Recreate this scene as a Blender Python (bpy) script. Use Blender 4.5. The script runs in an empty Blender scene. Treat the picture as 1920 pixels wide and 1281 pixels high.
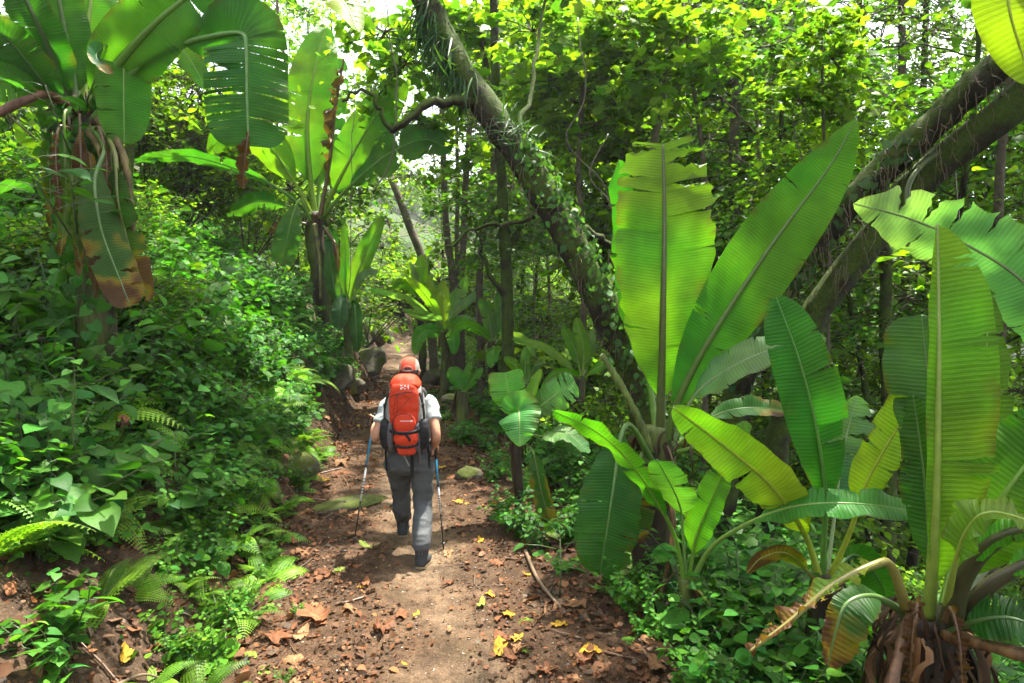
import bpy, bmesh, math, random
import numpy as np
from mathutils import Vector, Matrix

# ------------------------------------------------------------------ camera
R = math.radians
sc = bpy.context.scene
COL = sc.collection
rng = np.random.default_rng(7)
CAMH, PITCH, F = 2.2, R(4.5), 1280.0          # focal length in pixels of the 1920 px wide photograph
cd = bpy.data.cameras.new('camera'); cam = bpy.data.objects.new('camera', cd); COL.objects.link(cam)
cd.lens = 24; cd.sensor_width = 36; cd.clip_start = .05; cd.clip_end = 3000
cam.location = (0, 0, CAMH); cam.rotation_euler = (math.pi/2 - PITCH, 0, 0)
sc.camera = cam
# ------------------------------------------------------------------ sky and sun
SUN_EL, SUN_AZ = R(68), R(35)                  # azimuth measured from +Y (view direction) towards +X
w = bpy.data.worlds.new('World'); sc.world = w; w.use_nodes = True
nt = w.node_tree; bg = nt.nodes['Background']
sky = nt.nodes.new('ShaderNodeTexSky'); sky.sky_type = 'NISHITA'; sky.sun_disc = False
sky.sun_elevation = SUN_EL; sky.sun_rotation = SUN_AZ; sky.air_density = 1.0; sky.dust_density = 3.0
hs = nt.nodes.new('ShaderNodeHueSaturation'); hs.inputs['Saturation'].default_value = .30; hs.inputs['Value'].default_value = 1.25
nt.links.new(sky.outputs[0], hs.inputs['Color']); nt.links.new(hs.outputs[0], bg.inputs[0])
bg.inputs[1].default_value = .14
sd = bpy.data.lights.new('sun', 'SUN'); sun = bpy.data.objects.new('sun', sd); COL.objects.link(sun)
sd.energy = 5.0; sd.angle = R(1.0); sd.color = (1, .95, .84)
sv = Vector((math.sin(SUN_AZ)*math.cos(SUN_EL), math.cos(SUN_AZ)*math.cos(SUN_EL), math.sin(SUN_EL)))
sun.rotation_euler = sv.to_track_quat('Z', 'Y').to_euler(); sun.location = (0, 0, 30)
sc.view_settings.view_transform = 'Standard'; sc.view_settings.look = 'None'
sc.view_settings.gamma = 1; sc.view_settings.use_curve_mapping = False
sc.view_settings.exposure = 2.05
sc.render.engine = 'CYCLES'
cy = sc.cycles
cy.use_denoising = True
cy.max_bounces = 6; cy.diffuse_bounces = 3; cy.glossy_bounces = 2; cy.transmission_bounces = 5; cy.transparent_max_bounces = 4
cy.caustics_reflective = False; cy.caustics_refractive = False; cy.sample_clamp_indirect = 8
cy.use_adaptive_sampling = True; cy.adaptive_threshold = .03

# ------------------------------------------------------------------ helpers
def px(x, y, t):
    """world point seen at photo pixel (x, y) at depth t metres along the lens axis"""
    u, v = (x-960)/F, (640.5-y)/F
    c, s = math.cos(PITCH), math.sin(PITCH)
    return np.array([u*t, t*(c+v*s), CAMH+t*(-s+v*c)])
def proj(P):
    P = np.atleast_2d(P); c, s = math.cos(PITCH), math.sin(PITCH)
    y, z = P[:, 1], P[:, 2]-CAMH
    t = y*c-z*s; up = y*s+z*c
    t = np.where(np.abs(t) < 1e-3, 1e-3, t)
    return 960+F*P[:, 0]/t, 640.5-F*up/t, t
def hash3(i, j, k, seed):
    h = (i.astype(np.int64)*374761393 + j.astype(np.int64)*668265263 + k.astype(np.int64)*2147483647 + seed*974634777) & 0xffffffff
    h = ((h ^ (h >> 13))*1274126177) & 0xffffffff
    h = ((h ^ (h >> 16))*2246822519) & 0xffffffff
    return ((h ^ (h >> 15)) & 0xffff)/65535.0
def vnoise(P, scale=1.0, seed=0):
    P = np.asarray(P, float)*scale
    i = np.floor(P).astype(np.int64); f = P-i; f = f*f*(3-2*f)
    r = 0
    for a in (0, 1):
        for b in (0, 1):
            for c in (0, 1):
                wgt = (f[:, 0] if a else 1-f[:, 0])*(f[:, 1] if b else 1-f[:, 1])*(f[:, 2] if c else 1-f[:, 2])
                r = r+wgt*hash3(i[:, 0]+a, i[:, 1]+b, i[:, 2]+c, seed)
    return r*2-1
def fbm(P, scale, octv=3, seed=0):
    return sum(vnoise(P, scale*2**o, seed+o)*.5**o for o in range(octv))
def unit(v): return v/np.maximum(np.linalg.norm(v, axis=-1, keepdims=True), 1e-9)
def catmull(pts, n):
    p = np.asarray(pts, float); p = np.vstack([2*p[0]-p[1], p, 2*p[-1]-p[-2]])
    m = len(p)-3; out = []
    for s in np.linspace(0, m-1e-6, n):
        i = int(s); f = s-i; a, b, c, d = p[i:i+4]
        out.append(.5*(2*b+(c-a)*f+(2*a-5*b+4*c-d)*f*f+(3*b-a-3*c+d)*f**3))
    q = np.array(out)
    L = np.concatenate([[0], np.cumsum(np.linalg.norm(np.diff(q[:, :3], axis=0), axis=1))])
    s = np.linspace(0, L[-1], n)
    return np.stack([np.interp(s, L, q[:, k]) for k in range(q.shape[1])], 1)

class G:
    """gathers vertices, faces, per-vertex colours and uv for one mesh"""
    def __init__(s): s.V = []; s.T = []; s.Q = []; s.C = []; s.U = []; s.n = 0; s.MT = []; s.MQ = []
    def add(s, V, T=None, Q=None, col=(1, 1, 1), uv=None, mi=0):
        V = np.asarray(V, float).reshape(-1, 3); k = len(V)
        col = np.asarray(col, float)
        if col.ndim == 1: col = np.tile(col, (k, 1))
        s.V.append(V); s.C.append(col); s.U.append(np.zeros((k, 2)) if uv is None else np.asarray(uv, float))
        if T is not None and len(T): T = np.asarray(T).reshape(-1, 3); s.T.append(T+s.n); s.MT.append(np.full(len(T), mi))
        if Q is not None and len(Q): Q = np.asarray(Q).reshape(-1, 4); s.Q.append(Q+s.n); s.MQ.append(np.full(len(Q), mi))
        s.n += k
    def mesh(s, name, origin=(0, 0, 0), smooth=True):
        V = np.vstack(s.V)-np.asarray(origin, float)
        T = np.vstack(s.T) if s.T else np.zeros((0, 3), int); Q = np.vstack(s.Q) if s.Q else np.zeros((0, 4), int)
        me = bpy.data.meshes.new(name)
        nl = T.size+Q.size; nf = len(T)+len(Q)
        me.vertices.add(len(V)); me.loops.add(nl); me.polygons.add(nf)
        me.vertices.foreach_set('co', V.astype(np.float32).ravel())
        idx = np.concatenate([T.ravel(), Q.ravel()]).astype(np.int32)
        me.loops.foreach_set('vertex_index', idx)
        st = np.concatenate([np.arange(len(T))*3, T.size+np.arange(len(Q))*4]).astype(np.int32)
        me.polygons.foreach_set('loop_start', st)
        if smooth: me.polygons.foreach_set('use_smooth', np.ones(nf, bool))
        mi = np.concatenate([np.concatenate(s.MT) if s.MT else np.zeros(0), np.concatenate(s.MQ) if s.MQ else np.zeros(0)]).astype(np.int32)
        if mi.any(): me.polygons.foreach_set('material_index', mi)
        c = np.vstack(s.C); ca = me.color_attributes.new('col', 'FLOAT_COLOR', 'POINT')
        ca.data.foreach_set('color', np.hstack([c, np.ones((len(c), 1))]).astype(np.float32).ravel())
        uv = np.vstack(s.U)
        if uv.any():
            ul = me.uv_layers.new(name='UVMap'); ul.data.foreach_set('uv', uv[idx].astype(np.float32).ravel())
        me.update(calc_edges=True); me.validate()
        return me
ORG = {}
def ob(name, me, mat=None, parent=None, loc=None):
    """link a mesh as one object; mat is a material or list"""
    if mat is not None and not me.materials:
        for m in (mat if isinstance(mat, (list, tuple)) else [mat]): me.materials.append(m)
    o = bpy.data.objects.new(name, me); COL.objects.link(o)
    if parent is not None: o.parent = parent
    if loc is not None: o.location = loc
    return o
def gob(name, g, mat, parent=None, origin=None, smooth=True):
    """g holds world coordinates; origin: the world point of the parent (or of the object itself when top-level)"""
    if parent is not None:
        og = ORG[parent.name] if origin is None else origin
        o = ob(name, g.mesh(name, og, smooth), mat, parent); ORG[o.name] = og; return o
    og = np.zeros(3) if origin is None else np.asarray(origin, float)
    o = ob(name, g.mesh(name, og, smooth), mat); o.location = og; ORG[o.name] = og
    return o
def empty(name, loc):
    o = bpy.data.objects.new(name, None); COL.objects.link(o); o.location = loc; o.empty_display_size = .1
    ORG[o.name] = np.asarray(loc, float); return o
def tag(o, label=None, cat=None, group=None, kind=None):
    if label: o['label'] = label
    if cat: o['category'] = cat
    if group: o['group'] = group
    if kind: o['kind'] = kind
    return o
def copy_tree(o, parent=None):
    c = o.copy(); COL.objects.link(c)
    if parent is not None: c.parent = parent
    for ch in list(o.children): copy_tree(ch, c)
    return c
def tube(pts, rad, n=8, col=(1, 1, 1), cap=True, flat=None, disp=0, dscale=6, seed=0):
    """returns V, Q, T of a swept tube. flat=(axis vector, factor) squashes it"""
    p = np.asarray(pts, float); m = len(p)
    rad = np.broadcast_to(np.asarray(rad, float), (m,)) if np.ndim(rad) else np.full(m, float(rad))
    t = unit(np.gradient(p, axis=0))
    a = np.array([0, 0, 1.]) if abs(t[0, 2]) < .9 else np.array([1., 0, 0])
    nx = np.zeros_like(p); v = unit(np.cross(t[0], a))
    for i in range(m):
        v = unit(v-t[i]*np.dot(v, t[i])); nx[i] = v
    ny = np.cross(t, nx)
    th = np.arange(n)*2*math.pi/n
    V = p[:, None]+rad[:, None, None]*(np.cos(th)[None, :, None]*nx[:, None]+np.sin(th)[None, :, None]*ny[:, None])
    if disp:
        D = V-p[:, None]; q = V.reshape(-1, 3)
        V = p[:, None]+D*(1+disp*fbm(q, dscale, 3, seed).reshape(m, n, 1))
    V = V.reshape(-1, 3)
    i, j = np.meshgrid(np.arange(m-1), np.arange(n), indexing='ij'); k = (j+1) % n
    Q = np.stack([i*n+j, i*n+k, (i+1)*n+k, (i+1)*n+j], -1).reshape(-1, 4)
    T = []
    if cap:
        V = np.vstack([V, p[0], p[-1]])
        for j in range(n):
            T.append((m*n, (j+1) % n, j)); T.append((m*n+1, (m-1)*n+j, (m-1)*n+(j+1) % n))
    return V, Q, np.array(T).reshape(-1, 3)
def addtube(g, pts, rad, n=8, col=(1, 1, 1), mi=0, **k):
    V, Q, T = tube(pts, rad, n, **k); g.add(V, T, Q, col, mi=mi)
def rotm(axis, ang):
    return np.array(Matrix.Rotation(ang, 3, Vector(axis)))

# ------------------------------------------------------------------ materials
def mat(name):
    m = bpy.data.materials.new(name); m.use_nodes = True
    n = m.node_tree; return m, n, n.nodes, n.links, n.nodes['Principled BSDF']
def nnode(ns, typ, **k):
    n = ns.new(typ)
    for a, b in k.items():
        if a in n.inputs: n.inputs[a].default_value = b
        else: setattr(n, a, b)
    return n
def noise_node(ns, scale, detail=4, rough=.55, coord=None, links=None):
    n = ns.new('ShaderNodeTexNoise'); n.inputs['Scale'].default_value = scale; n.inputs['Detail'].default_value = detail; n.inputs['Roughness'].default_value = rough
    if coord is not None: links.new(coord, n.inputs['Vector'])
    return n
def ramp(ns, ls, fac, stops):
    r = ns.new('ShaderNodeValToRGB'); e = r.color_ramp.elements
    while len(e) < len(stops): e.new(.5)
    for q, (p, c) in zip(e, stops): q.position = p; q.color = (*c, 1)
    ls.new(fac, r.inputs[0]); return r
def mixc(ns, ls, fac, a, b, mode='MIX'):
    m = ns.new('ShaderNodeMix'); m.data_type = 'RGBA'; m.blend_type = mode
    for s, v in ((m.inputs[0], fac), (m.inputs[6], a), (m.inputs[7], b)):
        if hasattr(v, 'links'): ls.new(v, s)
        elif isinstance(v, (tuple, list)): s.default_value = (*v, 1) if len(v) == 3 else v
        else: s.default_value = v
    return m.outputs[2]
def bump(ns, ls, h, strength, dist, bsdf):
    b = ns.new('ShaderNodeBump'); b.inputs['Strength'].default_value = strength; b.inputs['Distance'].default_value = dist
    ls.new(h, b.inputs['Height']); ls.new(b.outputs[0], bsdf.inputs['Normal']); return b
def plain(name, col, rough=.7, spec=.3, noise=.25, scale=30, bmp=.3, metal=0):
    m, n, ns, ls, b = mat(name)
    tc = ns.new('ShaderNodeTexCoord'); nz = noise_node(ns, scale, 5, .6, tc.outputs['Object'], ls)
    r = ramp(ns, ls, nz.outputs[0], [(.25, tuple(c*(1-noise) for c in col)), (.75, tuple(min(1, c*(1+noise)) for c in col))])
    ls.new(r.outputs[0], b.inputs['Base Color'])
    b.inputs['Roughness'].default_value = rough; b.inputs['Specular IOR Level'].default_value = spec; b.inputs['Metallic'].default_value = metal
    if bmp: bump(ns, ls, nz.outputs[0], bmp, .01, b)
    return m
def foliage_mat(name, trans=.45, rough=.42, spec=.4, tint=(1.5, 1.6, .55), objvar=.25, bmpscale=60):
    m, n, ns, ls, b = mat(name)
    at = ns.new('ShaderNodeAttribute'); at.attribute_name = 'col'
    oi = ns.new('ShaderNodeObjectInfo')
    hsv = ns.new('ShaderNodeHueSaturation')
    mr = ns.new('ShaderNodeMapRange'); mr.inputs[3].default_value = 1-objvar; mr.inputs[4].default_value = 1+objvar
    ls.new(oi.outputs['Random'], mr.inputs[0]); ls.new(mr.outputs[0], hsv.inputs['Value'])
    ls.new(at.outputs['Color'], hsv.inputs['Color'])
    tc = ns.new('ShaderNodeTexCoord'); nz = noise_node(ns, bmpscale, 3, .6, tc.outputs['Object'], ls)
    c = mixc(ns, ls, .35, hsv.outputs[0], ramp(ns, ls, nz.outputs[0], [(.3, (.55, .55, .5)), (.7, (1.3, 1.3, 1.2))]).outputs[0], 'MULTIPLY')
    ls.new(c, b.inputs['Base Color']); b.inputs['Roughness'].default_value = rough; b.inputs['Specular IOR Level'].default_value = spec
    tr = ns.new('ShaderNodeBsdfTranslucent')
    ls.new(mixc(ns, ls, 1.0, c, tint, 'MULTIPLY'), tr.inputs[0])
    mx = ns.new('ShaderNodeMixShader'); mx.inputs[0].default_value = trans
    ls.new(b.outputs[0], mx.inputs[1]); ls.new(tr.outputs[0], mx.inputs[2])
    ls.new(mx.outputs[0], ns['Material Output'].inputs[0])
    bump(ns, ls, nz.outputs[0], .35, .004, b)
    return m
M = {}
M['foliage'] = foliage_mat('leaf_green', trans=.55, spec=.10, tint=(1.5, 1.6, .4))
M['herb'] = foliage_mat('herb_green', trans=.40, rough=.5, spec=.14, tint=(1.4, 1.6, .4))
M['dark'] = foliage_mat('leaf_dark', trans=.45, rough=.45, spec=.2, tint=(1.5, 1.6, .4))
M['fern'] = foliage_mat('fern_green', trans=.45, rough=.5, spec=.3)
M['dry'] = foliage_mat('leaf_dry', trans=.15, rough=.75, spec=.2, tint=(1.2, 1, .6), objvar=.35, bmpscale=25)
def banana_mat():
    m, n, ns, ls, b = mat('banana_leaf')
    at = ns.new('ShaderNodeAttribute'); at.attribute_name = 'col'
    tc = ns.new('ShaderNodeTexCoord'); sep = ns.new('ShaderNodeSeparateXYZ'); ls.new(tc.outputs['UV'], sep.inputs[0])
    # lateral veins: a row of fine pleats, regular but broken up by slow noise
    nz0 = noise_node(ns, 3, 2, .5, tc.outputs['Object'], ls)
    def wave(freq, jit):
        a = nnode(ns, 'ShaderNodeMath', operation='MULTIPLY_ADD'); ls.new(nz0.outputs[0], a.inputs[0]); a.inputs[1].default_value = jit
        mu = nnode(ns, 'ShaderNodeMath', operation='MULTIPLY'); ls.new(sep.outputs['Y'], mu.inputs[0]); mu.inputs[1].default_value = freq
        ls.new(mu.outputs[0], a.inputs[2])
        s = nnode(ns, 'ShaderNodeMath', operation='SINE'); ls.new(a.outputs[0], s.inputs[0]); return s.outputs[0]
    w1, w2 = wave(2*math.pi/.022, 9), wave(2*math.pi/.0091, 20)
    add = nnode(ns, 'ShaderNodeMath', operation='MULTIPLY_ADD'); ls.new(w2, add.inputs[0]); add.inputs[1].default_value = .4; ls.new(w1, add.inputs[2])
    na_ = noise_node(ns, 9, 3, .6, tc.outputs['Object'], ls)
    am = nnode(ns, 'ShaderNodeMapRange'); am.inputs[1].default_value = .32; am.inputs[2].default_value = .68; am.inputs[3].default_value = .4; am.inputs[4].default_value = 1.25; ls.new(na_.outputs[0], am.inputs[0])
    ad2 = nnode(ns, 'ShaderNodeMath', operation='MULTIPLY'); ls.new(add.outputs[0], ad2.inputs[0]); ls.new(am.outputs[0], ad2.inputs[1]); add = ad2
    vr = nnode(ns, 'ShaderNodeMapRange'); vr.inputs[1].default_value = -1.4; vr.inputs[2].default_value = 1.4; vr.inputs[3].default_value = .80; vr.inputs[4].default_value = 1.14
    ls.new(add.outputs[0], vr.inputs[0])
    nz = noise_node(ns, 7, 5, .65, tc.outputs['Object'], ls)
    nzr = nnode(ns, 'ShaderNodeMapRange'); nzr.inputs[3].default_value = .6; nzr.inputs[4].default_value = 1.4; ls.new(nz.outputs[0], nzr.inputs[0])
    mul = nnode(ns, 'ShaderNodeMath', operation='MULTIPLY'); ls.new(vr.outputs[0], mul.inputs[0]); ls.new(nzr.outputs[0], mul.inputs[1])
    hsv = ns.new('ShaderNodeHueSaturation'); ls.new(at.outputs['Color'], hsv.inputs['Color']); ls.new(mul.outputs[0], hsv.inputs['Value'])
    # small dark blemishes
    vo = ns.new('ShaderNodeTexVoronoi'); vo.inputs['Scale'].default_value = 28; ls.new(tc.outputs['Object'], vo.inputs['Vector'])
    sp = ramp(ns, ls, vo.outputs['Distance'], [(.0, (.35, .25, .1)), (.09, (1, 1, 1))])
    nz3 = noise_node(ns, 4, 2, .5, tc.outputs['Object'], ls)
    sf = nnode(ns, 'ShaderNodeMapRange'); sf.inputs[1].default_value = .5; sf.inputs[2].default_value = .68; ls.new(nz3.outputs[0], sf.inputs[0])
    c = mixc(ns, ls, sf.outputs[0], hsv.outputs[0], mixc(ns, ls, 1.0, hsv.outputs[0], sp.outputs[0], 'MULTIPLY'))
    ls.new(c, b.inputs['Base Color']); b.inputs['Roughness'].default_value = .40; b.inputs['Specular IOR Level'].default_value = .18
    tr = ns.new('ShaderNodeBsdfTranslucent'); ls.new(mixc(ns, ls, 1.0, c, (1.35, 1.75, .30), 'MULTIPLY'), tr.inputs[0])
    mx = ns.new('ShaderNodeMixShader'); mx.inputs[0].default_value = .45
    ls.new(b.outputs[0], mx.inputs[1]); ls.new(tr.outputs[0], mx.inputs[2]); ls.new(mx.outputs[0], ns['Material Output'].inputs[0])
    bump(ns, ls, add.outputs[0], .45, .004, b)
    return m
M['banana'] = banana_mat()
def attr_mat(name, rough, spec, nscale, bm, bdist=.02, trans=0, lo=.6, hi=1.4, stretch=None):
    m, n, ns, ls, b = mat(name)
    at = ns.new('ShaderNodeAttribute'); at.attribute_name = 'col'
    tc = ns.new('ShaderNodeTexCoord'); co = tc.outputs['Object']
    if stretch:
        mp = ns.new('ShaderNodeMapping'); mp.inputs['Scale'].default_value = stretch; ls.new(co, mp.inputs['Vector']); co = mp.outputs[0]
    nz = noise_node(ns, nscale, 6, .68, co, ls)
    r = ramp(ns, ls, nz.outputs[0], [(.3, (lo,)*3), (.7, (hi,)*3)])
    ls.new(mixc(ns, ls, 1.0, at.outputs['Color'], r.outputs[0], 'MULTIPLY'), b.inputs['Base Color'])
    b.inputs['Roughness'].default_value = rough; b.inputs['Specular IOR Level'].default_value = spec
    bump(ns, ls, nz.outputs[0], bm, bdist, b)
    return m
M['midrib'] = attr_mat('leaf_midrib', .4, .5, 18, .15, .005, lo=.8, hi=1.2)
M['pseudostem'] = attr_mat('pseudostem', .6, .35, 9, .5, .01, lo=.35, hi=1.5, stretch=(3, 3, .5))
def bark_mat(name, c1, c2, moss, mossamt, nscale=7):
    m, n, ns, ls, b = mat(name)
    tc = ns.new('ShaderNodeTexCoord'); co = tc.outputs['Object']
    nz = noise_node(ns, nscale, 8, .7, co, ls); nb = noise_node(ns, 2.2, 5, .65, co, ls); fine = noise_node(ns, 45, 4, .7, co, ls)
    base = ramp(ns, ls, nz.outputs[0], [(.3, c1), (.72, c2)]).outputs[0]
    geo = ns.new('ShaderNodeNewGeometry'); sp = ns.new('ShaderNodeSeparateXYZ'); ls.new(geo.outputs['Normal'], sp.inputs[0])
    ma = nnode(ns, 'ShaderNodeMath', operation='MULTIPLY_ADD'); ls.new(sp.outputs['Z'], ma.inputs[0]); ma.inputs[1].default_value = .22; ls.new(nb.outputs[0], ma.inputs[2])
    ms = nnode(ns, 'ShaderNodeMapRange'); ms.inputs[1].default_value = .62-mossamt; ms.inputs[2].default_value = .74-mossamt; ls.new(ma.outputs[0], ms.inputs[0])
    mossc = ramp(ns, ls, fine.outputs[0], [(.3, tuple(c*.5 for c in moss)), (.7, tuple(c*1.4 for c in moss))]).outputs[0]
    c = mixc(ns, ls, ms.outputs[0], base, mossc)
    # pale lichen
    nl = noise_node(ns, 12, 3, .5, co, ls); lf = nnode(ns, 'ShaderNodeMapRange'); lf.inputs[1].default_value = .66; lf.inputs[2].default_value = .7; lf.inputs[4].default_value = .25; ls.new(nl.outputs[0], lf.inputs[0])
    c = mixc(ns, ls, lf.outputs[0], c, (.13, .14, .08))
    ls.new(c, b.inputs['Base Color']); b.inputs['Roughness'].default_value = .85; b.inputs['Specular IOR Level'].default_value = .2
    add = nnode(ns, 'ShaderNodeMath', operation='MULTIPLY_ADD'); ls.new(fine.outputs[0], add.inputs[0]); add.inputs[1].default_value = .4; ls.new(nz.outputs[0], add.inputs[2])
    bump(ns, ls, add.outputs[0], .9, .03, b)
    return m
M['bark_moss'] = bark_mat('bark_moss', (.008, .006, .005), (.036, .027, .018), (.045, .068, .009), .20)
M['bark'] = bark_mat('bark', (.03, .024, .018), (.13, .10, .075), (.06, .085, .015), -.04)
M['bark_pale'] = bark_mat('bark_pale', (.07, .055, .04), (.22, .18, .13), (.07, .10, .02), -.06)
def soil_mat(name, trail):
    m, n, ns, ls, b = mat(name)
    at = ns.new('ShaderNodeAttribute'); at.attribute_name = 'col'
    tc = ns.new('ShaderNodeTexCoord'); co = tc.outputs['Object']
    big = noise_node(ns, 1.7, 5, .6, co, ls); mid = noise_node(ns, 9, 6, .7, co, ls); fine = noise_node(ns, 70, 5, .7, co, ls)
    c = mixc(ns, ls, 1.0, at.outputs['Color'], ramp(ns, ls, mid.outputs[0], [(.28, (.4, .38, .36)), (.72, (1.6, 1.58, 1.55))]).outputs[0], 'MULTIPLY')
    c = mixc(ns, ls, 1.0, c, ramp(ns, ls, fine.outputs[0], [(.3, (.45, .45, .45)), (.7, (1.5, 1.5, 1.5))]).outputs[0], 'MULTIPLY')
    gm = nnode(ns, 'ShaderNodeMapRange'); gm.inputs[1].default_value = .6; gm.inputs[2].default_value = .72; gm.inputs[4].default_value = .12 if trail else .6; ls.new(big.outputs[0], gm.inputs[0])
    c = mixc(ns, ls, gm.outputs[0], c, (.05, .06, .012))
    # crumbs and grit
    vo = ns.new('ShaderNodeTexVoronoi'); vo.inputs['Scale'].default_value = 55; vo.inputs['Randomness'].default_value = 1; ls.new(co, vo.inputs['Vector'])
    gr = ramp(ns, ls, vo.outputs['Distance'], [(.05, (1, 1, 1)), (.16, (0, 0, 0))])
    vs = ns.new('ShaderNodeSeparateColor'); ls.new(vo.outputs['Color'], vs.inputs[0])
    gt = nnode(ns, 'ShaderNodeMath', operation='GREATER_THAN'); ls.new(vs.outputs[0], gt.inputs[0]); gt.inputs[1].default_value = .84
    gf = nnode(ns, 'ShaderNodeMath', operation='MULTIPLY'); ls.new(gr.outputs[0], gf.inputs[0]); ls.new(gt.outputs[0], gf.inputs[1])
    c = mixc(ns, ls, gf.outputs[0], c, (.33, .26, .2))
    ls.new(c, b.inputs['Base Color']); b.inputs['Roughness'].default_value = .9; b.inputs['Specular IOR Level'].default_value = .15
    add = nnode(ns, 'ShaderNodeMath', operation='MULTIPLY_ADD'); ls.new(fine.outputs[0], add.inputs[0]); add.inputs[1].default_value = .35; ls.new(mid.outputs[0], add.inputs[2])
    bump(ns, ls, add.outputs[0], .8, .03, b)
    return m
M['soil'] = soil_mat('soil', False); M['trail'] = soil_mat('trail_soil', True)
M['rock'] = bark_mat('mossy_rock', (.05, .045, .035), (.17, .15, .11), (.06, .075, .012), .06, 9)

# ------------------------------------------------------------------ terrain
_TY = np.array([-60, 3.2, 5.3, 9.6, 13, 16, 20, 27, 30, 34, 40, 60]); _TX = np.array([11, -.36, -.75, -1.57, -2.1, -2.6, -3.3, -4.45, -4.6, -3.9, -1.5, 8])
_FY = np.linspace(-60, 60, 2401); _FX = np.interp(_FY, _TY, _TX); _FX = np.convolve(np.pad(_FX, 30, 'edge'), np.ones(61)/61, 'valid')
def xc(Y): return np.interp(np.asarray(Y, float), _FY, _FX)
def hw(Y): return np.interp(np.asarray(Y, float), (3, 6, 9.6, 12.5, 16, 27), (1.3, 1.28, 1.1, .85, .6, .48))
def ground(x, y):
    x = np.asarray(x, float); y = np.asarray(y, float)
    d = x-xc(y); h = hw(y)
    wob = .12*vnoise(np.stack([x*0, y, y*0], -1).reshape(-1, 3), .8, 5).reshape(d.shape)
    dl = np.maximum(0, -d-h-wob); dr = np.maximum(0, d-h-wob)
    zl = np.minimum(dl, .55)*np.interp(y, (4.5, 8), (.95, 2.0))+np.maximum(0, np.minimum(dl-.55, 6))*.62+np.maximum(0, np.minimum(dl-6.55, 40))*.35
    zr = -np.minimum(dr, 2.5)*.30-np.maximum(0, np.minimum(dr-2.5, 25))*.5-np.maximum(0, np.minimum(dr-27.5, 40))*.1
    P = np.stack([x, y, x*0], -1).reshape(-1, 3)
    rough = np.clip(dl+dr, 0, 1)
    n = fbm(P, .9, 4, 3).reshape(d.shape)*(.03+.13*rough)+fbm(P, 4.5, 3, 9).reshape(d.shape)*(.012+.035*rough)
    # the tread is worn a little hollow
    tread = -.035*np.exp(-((d-.08)/.38)**2)
    return zl+zr+n+tread
_gx, _gy = np.arange(-14, 10.01, .04), np.arange(-.5, 40.01, .05)
_GZ = ground(*np.meshgrid(_gx, _gy)).tolist()
def gz(x, y):
    x, y = float(x), float(y); i, j = (x+14)/.04, (y+.5)/.05
    if not (0 <= i < len(_gx)-1 and 0 <= j < len(_gy)-1): return float(ground(np.array([x]), np.array([y]))[0])
    i0, j0 = int(i), int(j); f, h = i-i0, j-j0; A, B = _GZ[j0], _GZ[j0+1]
    return (A[i0]*(1-f)+A[i0+1]*f)*(1-h)+(B[i0]*(1-f)+B[i0+1]*f)*h
def grid(xs, ys):
    X, Y = np.meshgrid(xs, ys); Z = ground(X, Y); m, n = X.shape
    i, j = np.meshgrid(np.arange(m-1), np.arange(n-1), indexing='ij')
    Q = np.stack([i*n+j, i*n+j+1, (i+1)*n+j+1, (i+1)*n+j], -1).reshape(-1, 4)
    return X, Y, Z, Q
def spaced(lo, hi, core, step, grow=1.18):
    a = list(np.arange(core[0], core[1]+1e-6, step)); s = step
    while a[-1] < hi: s *= grow; a.append(a[-1]+s)
    s = step
    while a[0] > lo: s *= grow; a.insert(0, a[0]-s)
    return np.array(a)
X, Y, Z, Q = grid(spaced(-320, 320, (-5.5, 4.5), .055), spaced(-60, 420, (1.2, 12), .06))
c = np.empty((X.size, 3)); c[:] = (.052, .033, .020)
nn = fbm(np.stack([X, Y, X*0], -1).reshape(-1, 3), 1.3, 3, 21)
c *= (1+.35*nn)[:, None]
cov = np.clip((np.abs(X-xc(Y))-hw(Y)-.9)/1.2, 0, 1).ravel()*np.clip(.75+.7*nn, 0, 1)       # low plants cover the soil away from the trail
c = c*(1-cov[:, None])+np.array([.035, .065, .018])*cov[:, None]
d = (X-xc(Y)).ravel(); Z2 = Z.copy()
Z2 -= np.where(np.abs(X-xc(Y)) < hw(Y)-.05, .05, 0)*((Y > 1.3) & (Y < 60))
g = G(); g.add(np.stack([X, Y, Z2], -1).reshape(-1, 3), None, Q, c)
tag(gob('ground', g, M['soil']), 'dark brown forest soil of the bank and slope beside the trail', kind='structure')
# the trodden trail, a sheet of its own following the path
ss = np.concatenate([np.arange(1.3, 12, .045), np.arange(12, 40, .3)]); dd = np.linspace(-1.12, 1.12, 64)
D, S = np.meshgrid(dd, ss); TX = xc(S)+D*hw(S); TZ = ground(TX, S)+.012-.05*np.clip((np.abs(D)-.9)/.22, 0, 1)**2
m_, n_ = D.shape; i, j = np.meshgrid(np.arange(m_-1), np.arange(n_-1), indexing='ij')
Q = np.stack([i*n_+j, i*n_+j+1, (i+1)*n_+j+1, (i+1)*n_+j], -1).reshape(-1, 4)
P = np.stack([TX, S, TZ], -1).reshape(-1, 3)
tread = np.exp(-((D*hw(S)-.10-.12*np.sin(S*.7))/.33)**2).ravel()*np.clip(.75+.6*fbm(P, 1.6, 3, 31), 0, 1.2)
tread = np.clip(tread, 0, 1)[:, None]
c = np.array([.058, .033, .018])*(1-tread)+np.array([.150, .105, .066])*tread
c *= (1+.3*fbm(P, 2.3, 3, 44))[:, None]
g = G(); g.add(P, None, Q, c)
tag(gob('trail', g, M['trail']), 'trodden reddish brown dirt trail with a pale worn tread', kind='structure')
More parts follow.
